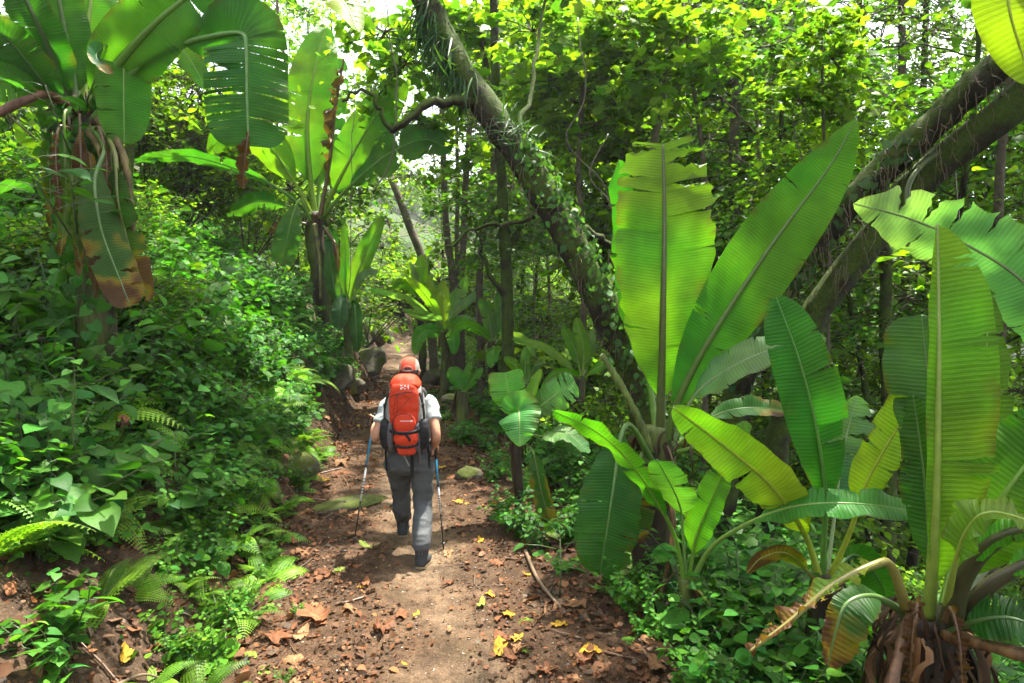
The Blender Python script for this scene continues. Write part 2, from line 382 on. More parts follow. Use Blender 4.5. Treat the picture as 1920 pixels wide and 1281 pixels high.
# ------------------------------------------------------------------ distant hillsides (structure + one mass of far trees)
def hill(name, pts, thick, col, label):
    xs = np.linspace(-1, 1, 90); g = G()
    (x0, y0), (x1, y1), hgt = pts
    U, W = np.meshgrid(np.linspace(0, 1, 100), np.linspace(0, 1, 26))
    Xh = x0+(x1-x0)*U; Yh = y0+(y1-y0)*U+W*thick
    Pn = np.stack([Xh, Yh, Xh*0], -1).reshape(-1, 3)
    Zh = -14+(hgt+14)*np.sin(W*math.pi/2)**.8*(1+.22*fbm(Pn, .012, 3, 2).reshape(U.shape))+1.5*fbm(Pn, .08, 3, 8).reshape(U.shape)
    m, n = U.shape; i, j = np.meshgrid(np.arange(m-1), np.arange(n-1), indexing='ij')
    Qh = np.stack([i*n+j, i*n+j+1, (i+1)*n+j+1, (i+1)*n+j], -1).reshape(-1, 4)
    V = np.stack([Xh, Yh, Zh], -1).reshape(-1, 3)
    g.add(V, None, Qh, col); o = gob(name, g, M['soil']); tag(o, label, kind='structure')
    return V
hv1 = hill('hills', ((-150, 95), (60, 120), 24), 90, (.03, .05, .012), 'distant wooded hillside seen through the trees')
hv2 = hill('hills', ((10, 210), (330, 150), 22), 120, (.03, .05, .012), 'far hillside across the valley to the right')

# ------------------------------------------------------------------ leaf templates and leaf scattering
def ovate(rows=((0, .02), (.12, .26), (.38, .40), (.68, .27), (1, 0)), fold=.18, droop=.22, base=0):
    V = []; T = []
    for l, wd in rows:
        z = -droop*l*l
        V += [(l, 0, z), (l-(base if wd > .2 and l < .2 else 0), wd, z+fold*wd), (l-(base if wd > .2 and l < .2 else 0), -wd, z+fold*wd)]
    for i in range(len(rows)-1):
        a, b = 3*i, 3*i+3
        if rows[i+1][1] == 0: T += [(a, b, a+1), (a, a+2, b)]
        else: T += [(a, b, b+1), (a, b+1, a+1), (a, b+2, b), (a, a+2, b+2)]
    return np.array(V, float), np.array(T)
OV = ovate(((0, .02), (.07, .16), (.18, .30), (.34, .385), (.52, .37), (.70, .27), (.86, .12), (1, 0)))
OV12 = ovate()
OV_SIMPLE = ovate(((0, .03), (.45, .36), (1, 0)))
HEART = ovate(((0, .10), (.06, .34), (.16, .46), (.34, .48), (.52, .40), (.70, .26), (.87, .10), (1, 0)), .16, .3, .2)
LANCE = ovate(((0, .02), (.25, .12), (.6, .12), (1, 0)), .3, .35)
ROUND = ovate(((0, .1), (.2, .42), (.55, .48), (.85, .28), (1, .0)), .1, .15)
def lobed(n=5, depth=.45, span=2.4, cup=.12):
    V = [(0, 0, 0)]; a = np.linspace(-span, span, 2*n+1)
    for k, an in enumerate(a):
        r = (1 if k % 2 else 1-depth)*(1-.25*abs(an)/span)
        if k in (0, 2*n): r = .35
        V.append((.15+r*.85*math.cos(an), r*.85*math.sin(an), -cup*r*r+(.06 if k % 2 == 0 else -.04)))
    T = [(0, k+1, k+2) for k in range(2*n)]
    return np.array(V), np.array(T)
LOBED = lobed(5, .27)
GRASS = ovate(((0, .012), (.3, .026), (.65, .022), (1, 0)), .3, .5)
DRYLOBE = lobed(7, .5, 2.7, -.25)
def frames(nrm, tip):
    z = unit(nrm); x = unit(tip-z*np.sum(tip*z, -1, keepdims=True)); y = np.cross(z, x)
    return np.stack([x, y, z], -1)
def scatter(g, tmpl, P, nrm, tip, size, cols, mi=0):
    """tmpl leaf copied to every P with its own normal, tip direction, size, colour"""
    V, T = tmpl; N = len(P); Fm = frames(nrm, tip)
    W = np.einsum('nij,kj->nki', Fm, V)*np.asarray(size).reshape(-1, 1, 1)+P[:, None]
    TT = (T[None]+(np.arange(N)*len(V))[:, None, None]).reshape(-1, 3)
    g.add(W.reshape(-1, 3), TT, None, np.repeat(cols, len(V), axis=0), mi=mi)
def rcols(n, base, var=.3, hue=.18, r=rng):
    b = np.asarray(base, float); v = np.exp(r.normal(0, var, (n, 1))); h = r.normal(0, hue, (n, 1))
    return np.clip(b*v*np.hstack([1+h, 1+h*.25, 1-h*.6]), .003, .8)

# foliage clumps: a spray of twigs carrying leaves, shared by all the trees of that kind
def clump(kind, seed, wood=True):
    r = np.random.default_rng(seed); g = G()
    spec = {'broad': (19, 14, .150, LOBED, (.115, .215, .016), .75), 'dark': (19, 19, .105, OV, (.06, .15, .014), .8),
            'fine': (24, 27, .066, OV_SIMPLE, (.085, .17, .016), .8), 'yellow': (17, 18, .10, OV, (.115, .22, .015), .75)}[kind]
    nt_, per, size, tmpl, colr, lay = spec
    for k in range(nt_):
        a = r.uniform(0, 2*math.pi); el = r.normal(.12, .42); L = r.uniform(.75, 1.35)
        dirn = np.array([math.cos(a)*math.cos(el), math.sin(a)*math.cos(el), math.sin(el)])
        s = np.linspace(0, 1, 7)[:, None]
        tw = dirn*L*s+np.array([0, 0, -.35])*s**2*L+np.stack([np.zeros(7)]*3, 1)
        tw[1:] += r.normal(0, .05, (6, 3)).cumsum(0)
        if wood: addtube(g, tw, np.linspace(.013, .004, 7), 4, (.05, .038, .028), mi=1, cap=False)
        n = per; f = r.uniform(.25, 1.03, n)
        P = np.stack([np.interp(f, s[:, 0], tw[:, q]) for q in range(3)], 1)+r.normal(0, .085, (n, 3))
        out = unit(dirn+r.normal(0, .75, (n, 3))); out[:, 2] -= .35
        nrm = unit(np.array([0, 0, 1.])*lay+r.normal(0, .42, (n, 3)))
        scatter(g, tmpl, P, nrm, out, size*np.exp(r.normal(-.05, .36, n)), rcols(n, colr, .3, .16, r))
    return g.mesh('foliage_'+kind)
CL = {k: [clump(k, 100+7*i+len(k)) for i in range(3)] for k in ('broad', 'dark', 'fine', 'yellow')}
for k, ms in CL.items():
    for me in ms:
        me.materials.append(M['dark'] if k == 'dark' else M['foliage']); me.materials.append(M['bark'])

def tree(name, label, pts, r0, r1, kind, crowns, group=None, bark='bark', branches=(), seed=0, disp=.1, nseg=10, base=None):
    """pts: world polyline of the trunk; crowns: list of (world centre, scale); branches: list of (polyline, r0, r1)"""
    r = np.random.default_rng(seed+5)
    pts = np.asarray(pts, float); root = empty(name, pts[0]); tag(root, label, 'tree', group)
    q = catmull(pts, max(10, len(pts)*9)); g = G()
    rad = np.linspace(r0, r1, len(q)); rad[:3] *= np.array([1.5, 1.25, 1.08])
    addtube(g, q, rad, nseg, (1, 1, 1), disp=disp, dscale=3.0/max(r0, .08)*.35, seed=seed)
    gob('trunk', g, M[bark], root)
    for (bp, b0, b1) in branches:
        g = G(); qq = catmull(bp, 14); qq[1:-1] += r.normal(0, .02, (12, 3))
        addtube(g, qq, np.linspace(b0, b1, 14), 6, (1, 1, 1), disp=.12, dscale=8, seed=seed+1); gob('branch', g, M[bark], root)
    for (cpt, s) in crowns:
        cpt = np.asarray(cpt, float)
        o = ob('foliage', CL[kind][r.integers(3)], None, root, tuple(cpt-pts[0]))
        o.rotation_euler = (r.normal(0, .12), r.normal(0, .12), r.uniform(0, 6.28)); o.scale = (s, s, s*r.uniform(.75, 1))
    return root
def auto_tree(name, label, base, height, lean, r0, kind, n, spread, cs, lo=.45, group=None, bark='bark', seed=0):
    """a free-standing tree whose foliage clumps sit on branches from `lo` of its height upward"""
    r = np.random.default_rng(seed); base = np.asarray(base, float)
    k = np.linspace(0, 1, 6); top = base+np.array([lean[0], lean[1], height])
    pts = base+(top-base)*k[:, None]; pts[1:-1] += r.normal(0, .025*height*.5, (4, 3))*[1, 1, .2]
    crowns, br = [], []
    for i in range(n):
        f = lo+(1-lo)*(i+.5)/n; p = np.array([np.interp(f, k, pts[:, q]) for q in range(3)])
        a = r.uniform(0, 6.28); L = spread*r.uniform(.45, 1.1)*(1.15-.55*f)
        e = p+np.array([math.cos(a)*L, math.sin(a)*L, L*r.uniform(.05, .55)])
        m = (p+e)/2+np.array([0, 0, .12*L])
        if L > .5: br.append(([p, m, e], max(.012, r0*.35*(1.2-f)), .012))
        crowns.append((e, cs*r.uniform(.8, 1.25)))
    return tree(name, label, pts, r0, r0*.35, kind, crowns, group, bark, br, seed)

# ------------------------------------------------------------------ banana plants
GREEN = (.060, .18, .012); DKGREEN = (.030, .105, .012); YGREEN = (.16, .26, .012); SHEENGREEN = (.10, .19, .085); DEAD = (.062, .034, .017)  # the greyed green has the sky's pale sheen put into its colour
CAMP = np.array([0, 0, CAMH])
def leafprofile(q, a=.34, pw=2.6, tipp=.55):
    q = np.clip(q, 0, 1)
    return np.where(q < a, np.clip(1-(1-q/a)**2, 0, 1)**.75, np.clip(1-((q-a)/(1-a))**pw, 0, 1)**tipp)
def banana_leaf(parent, pts, wpx, s0=.2, roll=0, fold=.25, col=GREEN, tears=(), trunc=1.0, edge=0, rib=.02, ribtip=.003,
                droop=.12, ripple=.05, name='leaf', label=None, ribcol=None, seed=0, half=(1, 1), n=64, brown_tip=0, prof=(.34, 2.6, .55), lobes=0, shredded=0):
    """pts: (px, py, depth) control points of the midrib from the crown to the tip; wpx: half width in photo pixels"""
    r = np.random.default_rng(seed+hash(tuple(map(tuple, pts))) % 10000)
    W3 = np.array([np.append(px(*p[:3]), p[2]) for p in pts]); q = catmull(W3, n); C = q[:, :3]; dep = q[:, 3]
    T = unit(np.gradient(C, axis=0)); view = unit(CAMP-C)
    sd_ = np.cross(T, view); sd_ = unit(sd_)
    for i in range(1, n):                                   # keep the blade from flipping where the rib passes the line of sight
        if np.dot(sd_[i], sd_[i-1]) < 0: sd_[i] *= -1
    if sd_[n//2][0] < 0: sd_ *= -1
    ker = np.ones(9)/9
    sd_ = unit(np.stack([np.convolve(np.pad(sd_[:, k], 4, 'edge'), ker, 'valid') for k in range(3)], 1))
    sd_ = unit(sd_-T*np.sum(sd_*T, 1, keepdims=True)); nm = np.cross(sd_, T)
    nm *= np.where(np.sum(nm*view, 1, keepdims=True) < 0, -1, 1)
    s = np.linspace(0, 1, n)
    rl = R(1)*np.interp(s, np.linspace(0, 1, len(roll)), roll) if np.ndim(roll) else np.full(n, R(roll))
    cr, sr = np.cos(rl)[:, None], np.sin(rl)[:, None]
    side, norm = sd_*cr+nm*sr, nm*cr-sd_*sr
    arc = np.concatenate([[0], np.cumsum(np.linalg.norm(np.diff(C, axis=0), axis=1))])
    def at(x, A): return np.stack([np.interp(x, s, A[:, k]) for k in range(3)], -1)
    g = G(); na = 7; a = np.linspace(0, 1, na)
    wmax = wpx*np.median(dep)/F
    ph = r.uniform(0, 6.28, 4)
    tl = list(tears)
    if shredded:
        for sg in (-1, 1):
            for _ in range(shredded): tl.append((sg, r.uniform(.12, .97), r.uniform(.01, .05)))
    if not tl and wpx > 20:                                  # nearly every banana leaf has a few small rips
        for _ in range(7): tl.append((r.choice([-1, 1]), r.uniform(.2, .97), r.uniform(.003, .012)))
    elif wpx > 40:
        for _ in range(6): tl.append((r.choice([-1, 1]), r.uniform(.15, .95), r.uniform(.002, .007)))
    for sg in (-1, 1):
        cuts = sorted([(t[1], t[2]) for t in tl if t[0] == sg and t[1] < trunc])
        bounds = [0]+[c[0] for c in cuts]+[trunc]; gaps = [0]+[c[1] for c in cuts]+[0]; starts = [0]+[r.uniform(.02, .8) if c[1] < .012 else r.uniform(0, .3) for c in cuts]+[0]
        for b in range(len(bounds)-1):
            q0, q1 = bounds[b], bounds[b+1]
            if q1-q0 < .004: continue
            m = max(3, int((q1-q0)*(n*.9))+2); qs = np.linspace(q0, q1, m)
            ee = np.where(np.arange(m) < m/2, gaps[b], -gaps[b+1])*(np.abs(np.linspace(-1, 1, m))**2)
            tilt = r.normal(0, .12 if (gaps[b]+gaps[b+1]) > .012 else .03)
            QQ, AA = np.meshgrid(qs, a, indexing='ij')
            Wd = wmax*half[0 if sg < 0 else 1]*leafprofile(QQ, *prof)
            if trunc < 1: Wd = Wd*np.where(QQ > trunc-.03, .9, 1)
            if edge: Wd = Wd*(1-edge*np.abs(fbm(np.stack([QQ*14+sg*9, QQ*0, QQ*0+ph[0]], -1).reshape(-1, 3), 1, 3, seed).reshape(QQ.shape)))
            if lobes: Wd = Wd*(1-.22*np.abs(np.sin(QQ*lobes*math.pi+sg))**3)
            st_ = np.where(np.arange(m) < m/2, starts[b], starts[b+1])[:, None]
            qq = QQ+ee[:, None]*np.clip((AA-st_)/(1-st_), 0, 1)*(1+.5*np.sin(AA*17+b*3))
            ss_ = s0+(1-s0)*np.clip(qq, 0, 1)
            p = at(ss_, C); S = at(ss_, side); Nn = at(ss_, norm); Tt = at(ss_, T)
            rip = ripple*wmax*(np.sin(QQ*23+ph[1]+sg)+.6*np.sin(QQ*41+ph[2]*sg))*AA**2+tilt*Wd*AA
            pos = p+S*(sg*Wd*AA*math.cos(fold))[..., None]+Nn*(Wd*AA*math.sin(fold)-droop*Wd*AA**2*1.5+rip)[..., None]+Tt*(.16*Wd*AA)[..., None]
            k = m*na; i, j = np.meshgrid(np.arange(m-1), np.arange(na-1), indexing='ij')
            Qf = np.stack([i*na+j, i*na+j+1, (i+1)*na+j+1, (i+1)*na+j], -1).reshape(-1, 4)
            if sg < 0: Qf = Qf[:, ::-1]
            cc = np.tile(np.asarray(col, float), (k, 1))
            Pn = pos.reshape(-1, 3); nz = fbm(Pn, 4, 3, seed+3); cc *= (1+.28*nz)[:, None]; cc[:, 0] *= 1+.45*np.clip(fbm(Pn, 2.0, 2, seed+8), -.8, .6)
            dry = np.clip((AA.ravel()-.86)*9, 0, 1)*np.clip(-.05+2.0*fbm(Pn, 9, 3, seed+11), 0, 1)
            dry = np.maximum(dry, np.clip((AA.ravel()-.55)*3, 0, 1)*np.clip((fbm(Pn, 5, 3, seed+12)-.58)*6, 0, 1))[:, None]
            cc = cc*(1-dry*.35)+np.array([.15, .14, .012])*dry*.35; cc = cc*(1-np.clip(dry-.8, 0, 1)*3)+np.array([.08, .045, .015])*np.clip(dry-.8, 0, 1)*3
            if brown_tip:
                bt = np.clip((QQ.ravel()+.25*AA.ravel()+.35*fbm(Pn, 6, 3, seed+5)-(1-brown_tip))*4, 0, 1)[:, None]
                ye = np.clip((QQ.ravel()+.25*AA.ravel()+.35*fbm(Pn, 6, 3, seed+5)-(1-brown_tip)+.10)*4, 0, 1)[:, None]
                cc = cc*(1-ye)+np.array([.34, .22, .015])*ye; cc = cc*(1-bt)+np.array([.09, .042, .017])*bt
            uv = np.stack([AA.ravel()*sg, np.interp(s0+(1-s0)*QQ, s, arc).ravel()], -1)
            g.add(pos.reshape(-1, 3), None, Qf, cc, uv)
    lf = gob(name, g, M['banana'], parent)
    if label: lf['label'] = label
    e = int(n*min(1, s0+(1-s0)*trunc)); e = max(e, 6)
    rc = np.array(ribcol if ribcol is not None else (col[0]*1.5+.02, col[1]*1.15+.02, col[2]+.01))
    g2 = G(); rad = rib+(ribtip-rib)*np.linspace(0, 1, e)**.75
    addtube(g2, C[:e]-norm[:e]*rad[:, None]*.2, rad, 8, rc)
    gob('midrib', g2, M['midrib'], lf)
    return lf
def stalk(parent, pts, r0, r1, col, name='leaf_stalk', label=None, seed=0, ragged=0):
    q = catmull([px(*p) for p in pts], 26); r = np.random.default_rng(seed)
    g = G(); rad = np.linspace(r0, r1, 26)*(1+.12*r.normal(0, 1, 26))
    cc = np.tile(np.asarray(col, float), (26*8+2, 1)); 
    V, Qf, T = tube(q, rad, 8, disp=.12, dscale=12, seed=seed)
    cc *= (1+.6*fbm(V, 7, 3, seed))[:, None]; g.add(V, T, Qf, np.clip(cc, .004, 1))
    o = gob(name, g, M['pseudostem'], parent)
    if label: o['label'] = label
    return o
def pseudostem(parent, bot, top, r0, r1, seed=0, green=.5, fibres=10):
    bot, top = np.asarray(bot, float), np.asarray(top, float)
    k = np.linspace(0, 1, 22)[:, None]; q = bot+(top-bot)*k+.05*np.sin(k*3+seed)*np.array([1, .5, 0])*np.linalg.norm(top-bot)*.4
    rad = np.interp(k[:, 0], [0, .12, .6, 1], [r0*1.2, r0, (r0+r1)*.5, r1])
    V, Qf, T = tube(q, rad, 18, disp=.16, dscale=5, seed=seed)
    gm = np.clip(.5+1.2*fbm(V*[4, 4, .7], 1.6, 3, seed+2)+(green-.5), 0, 1)[:, None]
    c = np.array([.030, .018, .011])*(1-gm)+np.array([.085, .11, .018])*gm
    g = G(); g.add(V, T, Qf, c); gob('pseudostem', g, M['pseudostem'], parent)
    r = np.random.default_rng(seed)
    for i in range(fibres):                                    # dry sheath strips peeling from the crown
        a = r.uniform(0, 6.28); L = r.uniform(.15, .6); rr = r1*1.05
        p0 = top+np.array([math.cos(a)*rr, math.sin(a)*rr, r.uniform(-.12, .05)]); o = np.array([math.cos(a), math.sin(a), 0])
        s = np.linspace(0, 1, 9)[:, None]
        ln = p0+o*(.10*np.sin(s*2.5))*r.uniform(.3, 1.6)-np.array([0, 0, 1])*L*s**1.3+r.normal(0, .012, (9, 3)).cumsum(0)
        wd = r.uniform(.006, .026)*np.sin(np.linspace(.5, 3.0, 9))[:, None]
        tn = np.cross(o, [0, 0, 1])*np.cos(s*r.uniform(-3, 3))+o*np.sin(s*r.uniform(-3, 3))
        VV = np.hstack([ln-tn*wd, ln+o*.012, ln+tn*wd]).reshape(-1, 3)
        Qs = [(3*k_+b, 3*k_+b+1, 3*k_+b+4, 3*k_+b+3) for k_ in range(8) for b in (0, 1)]
        g = G(); g.add(VV, None, np.array(Qs), rcols(1, (.06, .034, .018), .4, .2, r)[0]); gob('dry_sheath', g, M['dry'], parent)
def gpt(x, y, t):
    """ground point straight under the photo pixel (x, y) at depth t"""
    p = px(x, y, t); return np.array([p[0], p[1], gz(p[0], p[1])-.04])
def plant(name, label, x, y, t, group='banana plants'):
    b = gpt(x, y, t); o = empty(name, b); tag(o, label, 'banana plant', group); return o, b

# --- the tall plant in the middle of the right side
o, b = plant('banana_plant', 'tall banana plant with a broad upright yellow-green leaf and brown fibrous crown', 1225, 1080, 5.3)
pseudostem(o, b, px(1243, 800, 5.3), .17, .13, 3, .15, 16)
banana_leaf(o, [(1238, 830, 5.25), (1240, 740, 5.2), (1244, 560, 5.1), (1246, 400, 5.1), (1242, 235, 5.15)], 93, .14, [0, 2, 0, -3], .10, (.11, .235, .010),
            tears=[(1, .53, .004), (1, .66, .006), (1, .775, .035), (1, .855, .04), (1, .90, .015), (-1, .80, .012), (-1, .60, .004), (-1, .91, .02)], trunc=.93, edge=.12, rib=.042, ribtip=.01, droop=.06, ripple=.035, seed=1,
            prof=(.52, 3.4, .5), ribcol=(.06, .075, .018), label='broad torn yellow-green leaf standing upright')
banana_leaf(o, [(1232, 830, 5.4), (1215, 700, 5.5), (1185, 500, 5.6), (1160, 300, 5.6)], 60, .25, 58, .3, GREEN, rib=.03, seed=2)
banana_leaf(o, [(1252, 830, 5.2), (1268, 760, 5.1), (1335, 630, 4.95), (1450, 455, 4.8), (1550, 320, 4.75), (1607, 222, 4.75)], 67, .10, [8, 2, 0, 0], .12, (.058, .185, .010),
            tears=[(-1, .3, .004), (1, .42, .004)], rib=.036, ribtip=.004, droop=.05, ripple=.03, seed=3, prof=(.5, 2.1, .8), ribcol=(.07, .12, .02), label='long unbroken leaf reaching up to the right')
banana_leaf(o, [(1258, 835, 5.2), (1300, 745, 5.0), (1370, 690, 4.8), (1450, 655, 4.7), (1548, 634, 4.6)], 44, .3, [55, 48, 40, 30], .2, SHEENGREEN, rib=.02, seed=4, edge=.1)
banana_leaf(o, [(1262, 840, 5.5), (1330, 785, 5.5), (1400, 765, 5.5), (1490, 772, 5.5)], 26, .35, 40, .3, (.07, .16, .03), rib=.016, seed=5, brown_tip=.2)
banana_leaf(o, [(1262, 850, 5.2), (1330, 830, 5.0), (1385, 815, 4.8), (1400, 790, 4.8)], 22, .55, 30, .3, GREEN, rib=.02, seed=6)
stalk(o, [(1222, 850, 5.2), (1190, 770, 5.1), (1160, 715, 5.05), (1128, 665, 5.0)], .036, .02, (.09, .12, .03), label='broken leaf stalk with a dry brown end')
banana_leaf(o, [(1225, 870, 5.15), (1185, 800, 4.95), (1165, 815, 4.85), (1152, 900, 4.75), (1140, 980, 4.7), (1125, 1075, 4.7)], 62, .36, [0, 0, -6, -10], .15, DKGREEN, rib=.03, droop=.1, seed=7, edge=.1,
            tears=[(-1, .5, .006), (1, .7, .01)], prof=(.55, 3, .45), label='dark green leaf hanging straight down towards the ground')
banana_leaf(o, [(1225, 880, 5.25), (1205, 850, 5.1), (1195, 890, 5.0), (1192, 960, 5.0), (1190, 1020, 5.0)], 38, .25, 12, .2, (.04, .10, .012), rib=.02, seed=8, shredded=5, brown_tip=.18)
stalk(o, [(1250, 880, 5.15), (1262, 960, 4.9), (1258, 1030, 4.85), (1235, 1140, 4.8)], .03, .012, (.16, .085, .03), label='dry orange-brown leaf stalk hanging to the ground')
banana_leaf(o, [(1245, 860, 5.2), (1252, 840, 5.1), (1268, 900, 5.0), (1262, 990, 4.95)], 14, .3, 30, .8, DEAD, rib=.012, seed=9, shredded=4, brown_tip=.9, ripple=.3)

# --- young sucker in front of it
o, b = plant('banana_plant', 'young banana sucker with a few slender leaves below the tall banana plant', 1286, 1130, 4.4)
pseudostem(o, b, px(1286, 1085, 4.4), .06, .045, 4, .4, 5)
banana_leaf(o, [(1284, 1095, 4.4), (1262, 1000, 4.3), (1215, 915, 4.1), (1165, 850, 4.0), (1110, 805, 3.95), (1035, 770, 3.9)], 30, .3, [60, 55, 52, 50, 40], .2, GREEN, rib=.018, seed=11, ripple=.12, prof=(.5, 2.4, .6), label='slender leaf arching out over the trail side')
banana_leaf(o, [(1286, 1095, 4.4), (1280, 1000, 4.35), (1272, 940, 4.25), (1232, 862, 4.1)], 44, .52, [20, 25, 30], .2, (.06, .155, .035), rib=.014, seed=12, edge=.15, tears=[(1, .5, .02), (-1, .6, .02)])
banana_leaf(o, [(1290, 1095, 4.4), (1305, 1010, 4.3), (1335, 935, 4.2), (1366, 862, 4.15)], 36, .25, [40, 30, 25], .4, GREEN, rib=.016, seed=13)
banana_leaf(o, [(1294, 1095, 4.4), (1335, 1025, 4.2), (1415, 975, 3.9), (1500, 948, 3.7), (1610, 945, 3.6), (1738, 962, 3.6)], 34, .45, [50, 55, 35, 30], .25, (.075, .19, .03), rib=.02, seed=14, ripple=.14, label='leaf lying level on a long arched stalk')
banana_leaf(o, [(1288, 1100, 4.35), (1312, 1110, 4.2), (1345, 1160, 4.1), (1372, 1215, 4.1)], 16, .55, 30, .5, (.2, .2, .02), rib=.012, seed=15, brown_tip=.5, ribcol=(.2, .2, .03))

# --- plant right of centre, behind the front one
o, b = plant('banana_plant', 'banana plant with one tall glossy dark leaf and a yellowish leaf leaning left', 1540, 1120, 4.0)
pseudostem(o, b, px(1540, 1075, 4.0), .10, .075, 5, .35, 8)
banana_leaf(o, [(1543, 1090, 4.0), (1546, 1000, 3.95), (1548, 930, 3.9), (1532, 810, 3.85), (1500, 680, 3.85), (1455, 556, 3.9)], 56, .28, [-18, -16, -14, -12], .32, (.035, .14, .016), rib=.022, seed=21, ripple=.025, prof=(.5, 3.2, .6), label='tall glossy dark green leaf with a pointed tip')
banana_leaf(o, [(1538, 1090, 4.0), (1508, 1000, 3.9), (1450, 915, 3.7), (1370, 845, 3.6), (1262, 764, 3.5)], 52, .22, [28, 20, 10, 25], .3, (.15, .25, .015), rib=.022, seed=22, ripple=.1, edge=.08, label='yellow-green leaf reaching up to the left', tears=[(-1, .25, .02), (1, .3, .01)])
banana_leaf(o, [(1550, 1090, 4.1), (1566, 960, 4.2), (1580, 850, 4.3), (1606, 742, 4.35)], 62, .35, [-25, -20, -30], .1, SHEENGREEN, rib=.016, seed=23, edge=.18, half=(.5, 1.05), tears=[(1, .5, .03), (1, .66, .05), (1, .82, .03)], label='green leaf with painted grey sky sheen and a torn edge')
banana_leaf(o, [(1552, 1090, 4.0), (1592, 1000, 3.9), (1628, 900, 3.8), (1690, 790, 3.7), (1752, 680, 3.6)], 42, .34, [35, 28, 20], .35, YGREEN, rib=.02, seed=24, ripple=.08)
banana_leaf(o, [(1538, 1100, 4.0), (1480, 1040, 3.8), (1430, 1045, 3.75), (1400, 1075, 3.75)], 20, .3, 40, .3, (.12, .15, .015), rib=.014, seed=25, brown_tip=.4)
banana_leaf(o, [(1548, 1100, 4.1), (1600, 1040, 4.2), (1650, 1090, 4.2), (1665, 1150, 4.2)], 34, .3, 25, .3, DKGREEN, rib=.014, seed=26)

# --- front plant at the lower right corner
o, b = plant('banana_plant', 'thick banana plant at the lower right corner with tall folded leaf and dark stalks', 1745, 1200, 3.1)
pseudostem(o, b, px(1745, 1150, 3.1), .19, .12, 6, .12, 70)
banana_leaf(o, [(1742, 1160, 3.05), (1748, 1080, 3.0), (1756, 900, 2.95), (1760, 650, 2.95), (1757, 420, 3.0)], 86, .10, [-22, -22, -25, -40], .22, (.10, .225, .012), rib=.03, ribtip=.006, seed=31, half=(.28, 1.05), ripple=.03, droop=-.08, prof=(.5, 2.6, .62), ribcol=(.16, .23, .03), label='tall folded leaf standing upright with its midrib towards the path')
banana_leaf(o, [(1765, 1150, 3.2), (1800, 1000, 3.25), (1835, 800, 3.3), (1850, 640, 3.3), (1845, 540, 3.35)], 62, .25, [-45, -40, -45], .2, (.085, .21, .012), rib=.02, seed=32)
banana_leaf(o, [(1790, 1140, 3.2), (1960, 900, 3.2), (2010, 680, 3.35), (1925, 535, 3.45), (1800, 452, 3.5), (1700, 408, 3.5), (1600, 382, 3.5)], 92, .40, [35, 30, 25, 20], .08, (.13, .20, .13), rib=.02, seed=33, edge=.14, tears=[(1, .6, .01), (1, .70, .014), (1, .78, .014), (1, .86, .014), (-1, .75, .012)], prof=(.4, 2.2, .7), label='broad leaf lying level with painted grey sky sheen, torn into lobes along its edge')  # reflected sky is painted as grey in the blade colour
banana_leaf(o, [(1748, 1140, 3.25), (1752, 950, 3.4), (1748, 800, 3.5), (1738, 690, 3.55), (1728, 590, 3.6)], 72, .4, [20, 25, 25], .25, (.04, .115, .03), rib=.02, seed=34, half=(1.1, .3), prof=(.55, 4, .4))
banana_leaf(o, [(1745, 1150, 3.2), (1742, 1000, 3.3), (1728, 850, 3.35), (1712, 740, 3.4)], 44, .2, [40, 35], .3, DKGREEN, rib=.02, seed=35)
banana_leaf(o, [(1775, 1180, 3.0), (1800, 1090, 2.85), (1850, 1025, 2.7), (1920, 995, 2.6), (2000, 1010, 2.5)], 40, .55, 60, .3, GREEN, rib=.055, ribtip=.02, seed=36, ribcol=(.05, .05, .02))
banana_leaf(o, [(1795, 1190, 3.0), (1840, 1110, 2.9), (1920, 1060, 2.8), (2020, 1040, 2.7)], 40, .6, 50, .3, GREEN, rib=.05, ribtip=.02, seed=37, ribcol=(.05, .045, .02))
banana_leaf(o, [(1785, 1150, 3.2), (1815, 1060, 3.1), (1865, 955, 3.0), (1925, 870, 2.95), (2010, 770, 2.9)], 84, .2, [15, 5, 0], .12, (.07, .19, .014), rib=.028, seed=38, prof=(.45, 2.8, .55))
banana_leaf(o, [(1770, 1160, 3.0), (1790, 1060, 2.75), (1815, 990, 2.62), (1860, 960, 2.55), (1960, 985, 2.5)], 40, .5, [20, 30, 60], .3, (.13, .24, .03), rib=.02, seed=39, ripple=.2)
banana_leaf(o, [(1700, 1140, 2.95), (1672, 1062, 2.85), (1640, 1058, 2.8), (1560, 1098, 2.75), (1480, 1165, 2.72), (1405, 1222, 2.72)], 30, .34, [30, 45, 60], .5, (.15, .19, .016), rib=.026, ribtip=.006, seed=40, shredded=8, brown_tip=.45, ribcol=(.17, .15, .035), ripple=.3, edge=.3, label='dying yellow-brown leaf bent over at its stalk')
banana_leaf(o, [(1700, 1150, 3.0), (1640, 1118, 2.95), (1590, 1130, 2.9), (1568, 1180, 2.88), (1552, 1250, 2.88)], 52, .25, [40, 30, 10, 0], .3, (.035, .10, .02), rib=.02, seed=41, brown_tip=.28, edge=.15, half=(.5, 1.1))
banana_leaf(o, [(1770, 1190, 2.95), (1830, 1165, 2.8), (1900, 1160, 2.7), (2000, 1200, 2.6)], 50, .3, 35, .2, (.02, .07, .012), rib=.02, seed=42)
stalk(o, [(1775, 1190, 2.95), (1830, 1205, 2.8), (1880, 1218, 2.7), (1960, 1238, 2.6)], .03, .028, (.14, .075, .028), label='broken dry orange-brown leaf stalk')
stalk(o, [(1715, 1150, 2.95), (1695, 1195, 2.85), (1672, 1281, 2.75), (1665, 1330, 2.72)], .026, .024, (.075, .036, .018), label='dead brown leaf stalk hanging down')
